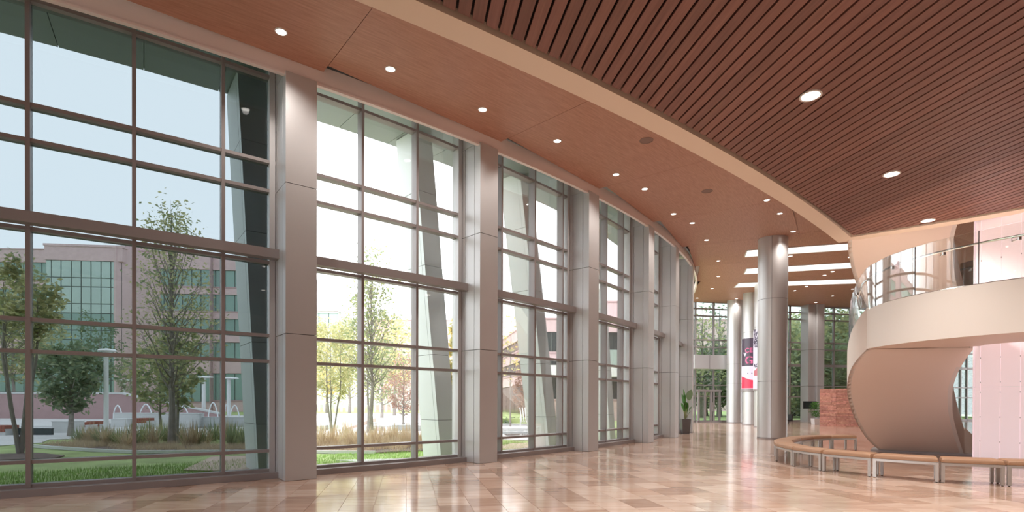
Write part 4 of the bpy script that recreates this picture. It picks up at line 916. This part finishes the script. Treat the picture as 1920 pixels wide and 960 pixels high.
# ================================================================ TREES AND PLANTING
def tree(base, height, crown, label, leafs, stems=1, seed=0, trunk=.09, crown_z=(.35,1.), nleaf=3000, lsize=.09, name='tree', spread=.5, lean=0., bare=.4, group=None, twigs=26, shape='egg'):
    r=random.Random(seed); e=tag(empty(name,base),label,'tree',group); base=Vector(base)
    tr=MB(); br=MB(); tips=[]
    z0,z1=crown_z[0]*height,crown_z[1]*height
    def prof(f): return (math.sin(math.pi*min(1,max(0,.12+f*.84)))**.75) if shape=='egg' else (1-f*.85)*min(1,.45+f*4)
    for s in range(stems):
        a=6.283*s/max(1,stems)+r.random(); sp=spread*(0 if stems==1 else 1)
        pts=[base+Vector((0,0,-.05))]; top=base+Vector((math.cos(a)*sp*crown*.55+lean,math.sin(a)*sp*crown*.55,height*(.93 if s==0 else .75+.2*r.random())))
        n=7
        for i in range(1,n+1):
            t=i/n; p=base.lerp(top,t); p+=Vector(((r.random()-.5),(r.random()-.5),0))*crown*.06; 
            if stems>1: p+=Vector((math.cos(a),math.sin(a),0))*crown*.18*math.sin(math.pi*min(1,t*1.0))
            pts.append(p)
        tk=trunk*(1 if stems==1 else .7)
        tr.tube(pts,[tk*(1.25 if i==0 else (1-.85*i/n)) for i in range(n+1)],7)
        nt=max(4,twigs//stems)
        for k in range(nt):
            f=(k+.5)/nt; z=z0+(z1-z0)*f*.9; t=min(.98,max(.12,(z*.82)/ (top.z-base.z))); i=min(int(t*n),n-1); st=pts[i].lerp(pts[i+1],t*n-i)
            a2=k*2.4+r.random(); R=crown*prof((z-z0)/(z1-z0))*(.55+.5*r.random()); end=Vector((base.x+lean*t+math.cos(a2)*R,base.y+math.sin(a2)*R,base.z+z+(.10*height*(.3+r.random()))))
            mid=st.lerp(end,.5)+Vector((0,0,-.03*height)); th=tk*(.34*(1-t)+.07)
            br.tube([st,mid,end],[th,th*.6,th*.2],4,False); tips.append((st,mid,end))
            for q in range(3):
                f2=.35+.6*r.random(); s2=mid.lerp(end,f2); e2=s2+Vector((math.cos(a2+(r.random()-.5)*2.4),math.sin(a2+(r.random()-.5)*2.4),.4+r.random()*.6))*R*.35
                br.tube([s2,e2],[th*.3,th*.1],3,False); tips.append((s2,s2.lerp(e2,.5),e2))
    tr.build('trunk',M['bark'],e,True); tag(br.build('branches',M['bark'],e,True),kind='stuff')
    per=[MB() for _ in leafs]
    for i in range(nleaf):
        st,mid,end=tips[r.randrange(len(tips))]; f=bare+(1.12-bare)*r.random(); c=mid.lerp(end,(f-.5)*2) if f>.5 else st.lerp(mid,f*2)
        g=crown*.12; c=c+Vector((r.gauss(0,g),r.gauss(0,g),r.gauss(0,g)))
        if c.z<base.z+z0*.8: c.z=base.z+z0*.8+r.random()*.3
        w=lsize*(.6+.8*r.random()); d1=Vector((r.gauss(0,1),r.gauss(0,1),r.gauss(0,.6))).normalized(); d2=d1.cross(Vector((r.gauss(0,1),r.gauss(0,1),r.gauss(0,1)))).normalized()
        per[r.randrange(len(leafs)) if not isinstance(leafs[0],tuple) else 0].add([c-d1*w,c+d2*w*.5,c+d1*w,c-d2*w*.5],[(0,1,2,3)])
    for mb,lm in zip(per,leafs):
        if mb.v: tag(mb.build('foliage',M[lm],e),kind='stuff')
    return e
def pxtree(x,yb,yt,wpx,label,leafs,**k):
    b=G(x,yb,-.06); Y=b.y; h=D(x,yt,Y).z+.06; return tree((b.x,b.y,-.06),h,wpx/2/1000*Y,label,leafs,**k)
pxtree(38,852,508,125,'multi-stemmed young tree at the far left, with mostly bare stems',['leafgreen','leafolive','leafyellow'],stems=5,seed=3,trunk=.09,crown_z=(.62,1.),nleaf=2600,lsize=.075,spread=.75,bare=.5,twigs=40)
pxtree(132,818,650,104,'small dense green oak left of the tall lamp post',['leafdark','leafgreen','leafdark'],seed=5,trunk=.12,crown_z=(.30,1.),nleaf=3000,lsize=.11,bare=.1,twigs=34)
pxtree(322,836,372,185,'tallest sparse tree reaching above the window cross beam',['leafolive','leafyellow','leafgreen'],stems=1,seed=8,trunk=.115,crown_z=(.25,1.),nleaf=3600,lsize=.06,bare=.3,twigs=64,shape='cone')
pxtree(333,831,600,90,'slimmer companion tree just right of the tallest trunk',['leafgreen','leafolive'],seed=9,trunk=.07,crown_z=(.3,1.),nleaf=1300,lsize=.09,bare=.2,twigs=22)
pxtree(300,822,640,110,'low green tree behind the left side of the tallest tree',['leafgreen','leafolive'],seed=19,trunk=.06,crown_z=(.3,1.),nleaf=1500,lsize=.10,bare=.1,twigs=24)
tree((bx(186,60),60,-.1),hz(595,60),2.3,'small dark tree in front of the green glass block',['leafdark'],seed=12,trunk=.12,nleaf=1200,lsize=.16,bare=.3)
tree((bx(25,52),52,-.1),hz(560,52),4.,'broad yellowish tree left in front of the brick wing',['leafyellow','leafgreen','leafolive'],seed=13,trunk=.16,nleaf=3500,lsize=.2,bare=.2)
tree((bx(245,56),56,-.1),hz(665,56),1.4,'little green tree at the foot of the brick pier',['leafgreen'],seed=14,trunk=.08,nleaf=900,lsize=.14)
# second bay
pxtree(622,823,600,92,'three-stemmed birch at the left of the second bay',['leafolive','leafyellow'],stems=3,seed=21,trunk=.06,crown_z=(.35,1.),nleaf=2200,lsize=.07,spread=.55,bare=.2,twigs=42)
pxtree(697,825,470,130,'tall slender tree in the middle of the second bay',['leafolive','leafgreen'],seed=22,trunk=.09,crown_z=(.3,1.),nleaf=2000,lsize=.07,bare=.3,twigs=70,shape='cone')
pxtree(690,812,540,80,'slim tree behind the tall slender one',['leafgreen','leafolive'],seed=23,trunk=.07,crown_z=(.3,1.),nleaf=1500,lsize=.085,bare=.1,twigs=26)
tree((bx(612,62),62,-.1),hz(606,62),3.2,'golden leaved tree under the pale glass tower',['leafgold','leafyellow'],seed=24,trunk=.16,nleaf=2600,lsize=.16,crown_z=(.2,1.),bare=.1)
tree((bx(655,60),60,-.1),hz(598,60),2.6,'yellow green tree behind the birch',['leafyellow','leafolive'],seed=25,trunk=.16,nleaf=2200,lsize=.16,crown_z=(.2,1.),bare=.1)
tree((bx(740,58),58,-.1),hz(590,58),3.4,'golden tree before the windowless brick building',['leafgold','leafyellow'],seed=26,trunk=.16,nleaf=2400,lsize=.16,crown_z=(.35,1.),bare=.15)
tree((bx(716,50),50,-.1),hz(640,50),2.8,'green autumn tree in the middle distance of the second bay',['leafgreen','leafolive'],seed=27,trunk=.14,nleaf=2000,lsize=.13,crown_z=(.2,1.),bare=.15)
pxtree(757,806,668,75,'small reddish bare tree before the brick building',['leafred'],seed=28,trunk=.07,crown_z=(.2,1.),nleaf=2200,lsize=.06,bare=.3,twigs=40)
pxtree(858,822,600,46,'golden tree squeezed beside the second square column',['leafgold','leafolive','leafyellow'],seed=29,trunk=.10,crown_z=(.2,1.),nleaf=2600,lsize=.10,bare=.15)
pxtree(957,800,598,62,'yellow leaved tree beside the third leaning column',['leafgold','leafyellow'],seed=30,trunk=.05,crown_z=(.45,1.),nleaf=170,lsize=.12,bare=.2,twigs=18)
pxtree(982,795,692,40,'small red leaved tree before the dark windows',['leafred'],seed=31,trunk=.05,crown_z=(.15,1.),nleaf=2200,lsize=.07,bare=.2,twigs=30)
# trees behind the rear windows
rt2=random.Random(77)
lab=['olive green tree behind the rear windows right of the biggest column','deep green tree behind the rear windows, second from the biggest column','yellow green tree behind the rear windows, near the square column','dark green tree behind the rear windows, above the red stone wall','tall green tree behind the rear windows, left of the stair','green tree behind the rear windows, hidden mostly by the stair','dark tree seen through the gap beside the pink wall','second dark tree seen through the gap beside the pink wall']
for i,(x,Y,yt,w,lf) in enumerate([(1482,56,600,7,['leafolive','leafgreen']),(1500,66,590,8,['leafdark','leafgreen']),(1535,60,588,8,['leafyellow','leafgreen','leafolive']),(1560,54,640,7,['leafdark','leafgreen']),(1590,60,580,9,['leafgreen','leafdark']),(1640,64,575,9,['leafgreen','leafolive']),(1795,60,640,7,['leafdark']),(1835,58,600,8,['leafdark','leafgreen'])]):
    tree((bx(x,Y),Y,-.2),EYE+(754-yt)/1000*Y,w*.62,lab[i],lf,seed=40+i,trunk=.2,crown_z=(.05,1.),nleaf=5200,lsize=.24,bare=.0,twigs=50)
for i,(x,Y,yt,w,l,lf,nl) in enumerate([(1316,54,570,5,'nearly bare tree behind the rear upstairs windows, left one',['leafolive'],700),(1348,57,560,5,'nearly bare tree behind the rear upstairs windows, right one',['leafdark'],800),(1325,62,660,7,'dark green shrub tree behind the rear upstairs windows',['leafdark','leafgreen'],4200),(1350,60,640,4,'dense green tree behind the round column at the rear',['leafdark','leafgreen'],3500),(1393,60,600,4,'dark tree glimpsed between the rear round columns',['leafdark'],1500)]):
    tree((bx(x,Y),Y,-.2),EYE+(754-yt)/1000*Y,w*.62,l,lf,seed=60+i,trunk=.22,crown_z=(.15,1.),nleaf=nl,lsize=.2,bare=.2,twigs=34)
far_building('distant_house','low brick building behind the bare trees at the rear',(bx(1290,95),95),(1,.0),14,8,EYE+(754-598)*.095,[(8,10),(4,6)],2.,'brick','darkglass')
# parked cars far behind the rear windows
for k,(x,l) in enumerate(((1478,'pale parked car far behind the rear windows, left one'),(1490,'silver parked car far behind the rear windows, right one'))):
    p=D(x,778,60.); p.z=-.1; e=tag(empty('car',p),l,'car')
    mb=MB(); mb.tube([(p.x-.9,p.y,.5),(p.x-.8,p.y,.55),(p.x+.8,p.y,.55),(p.x+.9,p.y,.5)],[.25,.45,.45,.25],8); mb.build('body',M['whitemetal'],e,True)
    mb=MB(); mb.tube([(p.x-.5,p.y,1.0),(p.x-.3,p.y,1.1),(p.x+.3,p.y,1.1),(p.x+.5,p.y,1.0)],[.15,.3,.3,.15],8); mb.build('cabin',M['darkglass'],e,True)
    for dx in (-.6,.6): MB().tube([(p.x+dx,p.y-.4,.18),(p.x+dx,p.y+.4,.18)],.2,10).build('wheel',M['black'],e)
# grasses of the planting bed
def tuft(c,h,r_,n,mb,rnd):
    for i in range(n):
        a=rnd.random()*6.28; l=rnd.random(); l=l**.6; tip=Vector((c[0]+math.cos(a)*r_*l,c[1]+math.sin(a)*r_*l,h*(.35+.75*rnd.random())*(1.15-.45*l))); b=Vector((c[0]+math.cos(a)*.16*rnd.random(),c[1]+math.sin(a)*.16*rnd.random(),-.03)); w=Vector((-math.sin(a),math.cos(a),0))*.009
        m=b.lerp(tip,.6)+Vector((0,0,h*.06)); mb.add([b-w,b+w,m+w,m-w,tip],[(0,1,2,3),(3,2,4)])
rg=random.Random(31); spots=[]
for i in range(60):
    x=150+i*12.3+rg.random()*6
    if 505<x<590: continue
    if x>800 : break
    y=838-rg.random()*14 if x<515 else 842-rg.random()*16
    if x<240: y=828+ (x-150)*.09+rg.random()*4
    spots.append((x,y))
for i,(x,y) in enumerate(spots):
    c=G(x,y,-.03); mb=MB(); kind='leafgreen' if (i*7)%5<2 and x<520 else ('leafgrey' if x>590 or i%3 else 'leafolive')
    tuft(c,.65+.3*rg.random(),.5,110,mb,rg); o=mb.build('grass_tuft',M[kind]); 
    lb_='ornamental grass tuft in the mulch bed outside the tinted bay' if x<520 else 'dry ornamental grass tuft in the bed outside the second bay'
    tag(o,lb_,'grass tuft','grass tufts outside the tinted bay' if x<520 else 'dry grass tufts outside the second bay')
def inpoly(x,y,P_):
    c=False; j=len(P_)-1
    for i in range(len(P_)):
        if (P_[i][1]>y)!=(P_[j][1]>y) and x<(P_[j][0]-P_[i][0])*(y-P_[i][1])/(P_[j][1]-P_[i][1])+P_[i][0]: c=not c
        j=i
    return c
BED=[(-16.0,18.1),(-13.1,16.65),(-11.2,16.0),(-8.4,16.25),(-5.9,16.2),(-4.1,16.1),(-1.9,17.5),(-1.6,19.3),(-3.4,20.0),(-6.2,18.4),(-8.6,18.2),(-11.4,18.0),(-13.4,19.0),(-15.4,19.9)]
mb=MB()
for i in range(30000):
    x=-16+rg.random()*14.5; y=15.9+rg.random()*4.2
    if not inpoly(x,y,BED): continue
    if noise.noise(Vector((x*1.1,y*1.1,3)))<-.18: continue
    h=(.12+.36*rg.random())*(.6 if x<-7 else 1)*(.8+.5*noise.noise(Vector((x*.7,y*.7,0)))); a=rg.random()*6.28; w=.007; lx,ly=(rg.random()-.5)*.3,(rg.random()-.5)*.3
    mb.add([(x-w*math.cos(a),y-w*math.sin(a),-.03),(x+w*math.cos(a),y+w*math.sin(a),-.03),(x+lx,y+ly,h)],[(0,1,2)])
tag(mb.build('bed_grass',M['leafgrey']),'dry pinkish ground grass filling the planting bed','grass',kind='stuff')
for i,x in enumerate((936,950,964,978,1052,1062)):
    b=D(x,790,35.8+rg.random()*2); mb=MB(); 
    for q in range(160):
        v=Vector((rg.gauss(0,1),rg.gauss(0,1),abs(rg.gauss(0,1)))).normalized()*.55*(.6+.4*rg.random()); p=Vector((b.x,b.y,-.05))+Vector((v.x,v.y,v.z*.9)); d1=Vector((rg.gauss(0,1),rg.gauss(0,1),rg.gauss(0,1))).normalized()*.08; d2=d1.cross(v).normalized()*.05; mb.add([p-d1,p+d2,p+d1,p-d2],[(0,1,2,3)])
    tag(mb.build('round_shrub',M['leafdark']),['leftmost','second','third','fourth','fifth','rightmost'][i]+' round clipped shrub along the pool wall outside the third bay','shrub','clipped shrubs by the pool')
polyobj('floor_bank',[(-7,58),(-1,36),(1.6,36),(4,44),(3,60)],-.07,.35,M['grass'],'raised green bank before the receding brick wing')
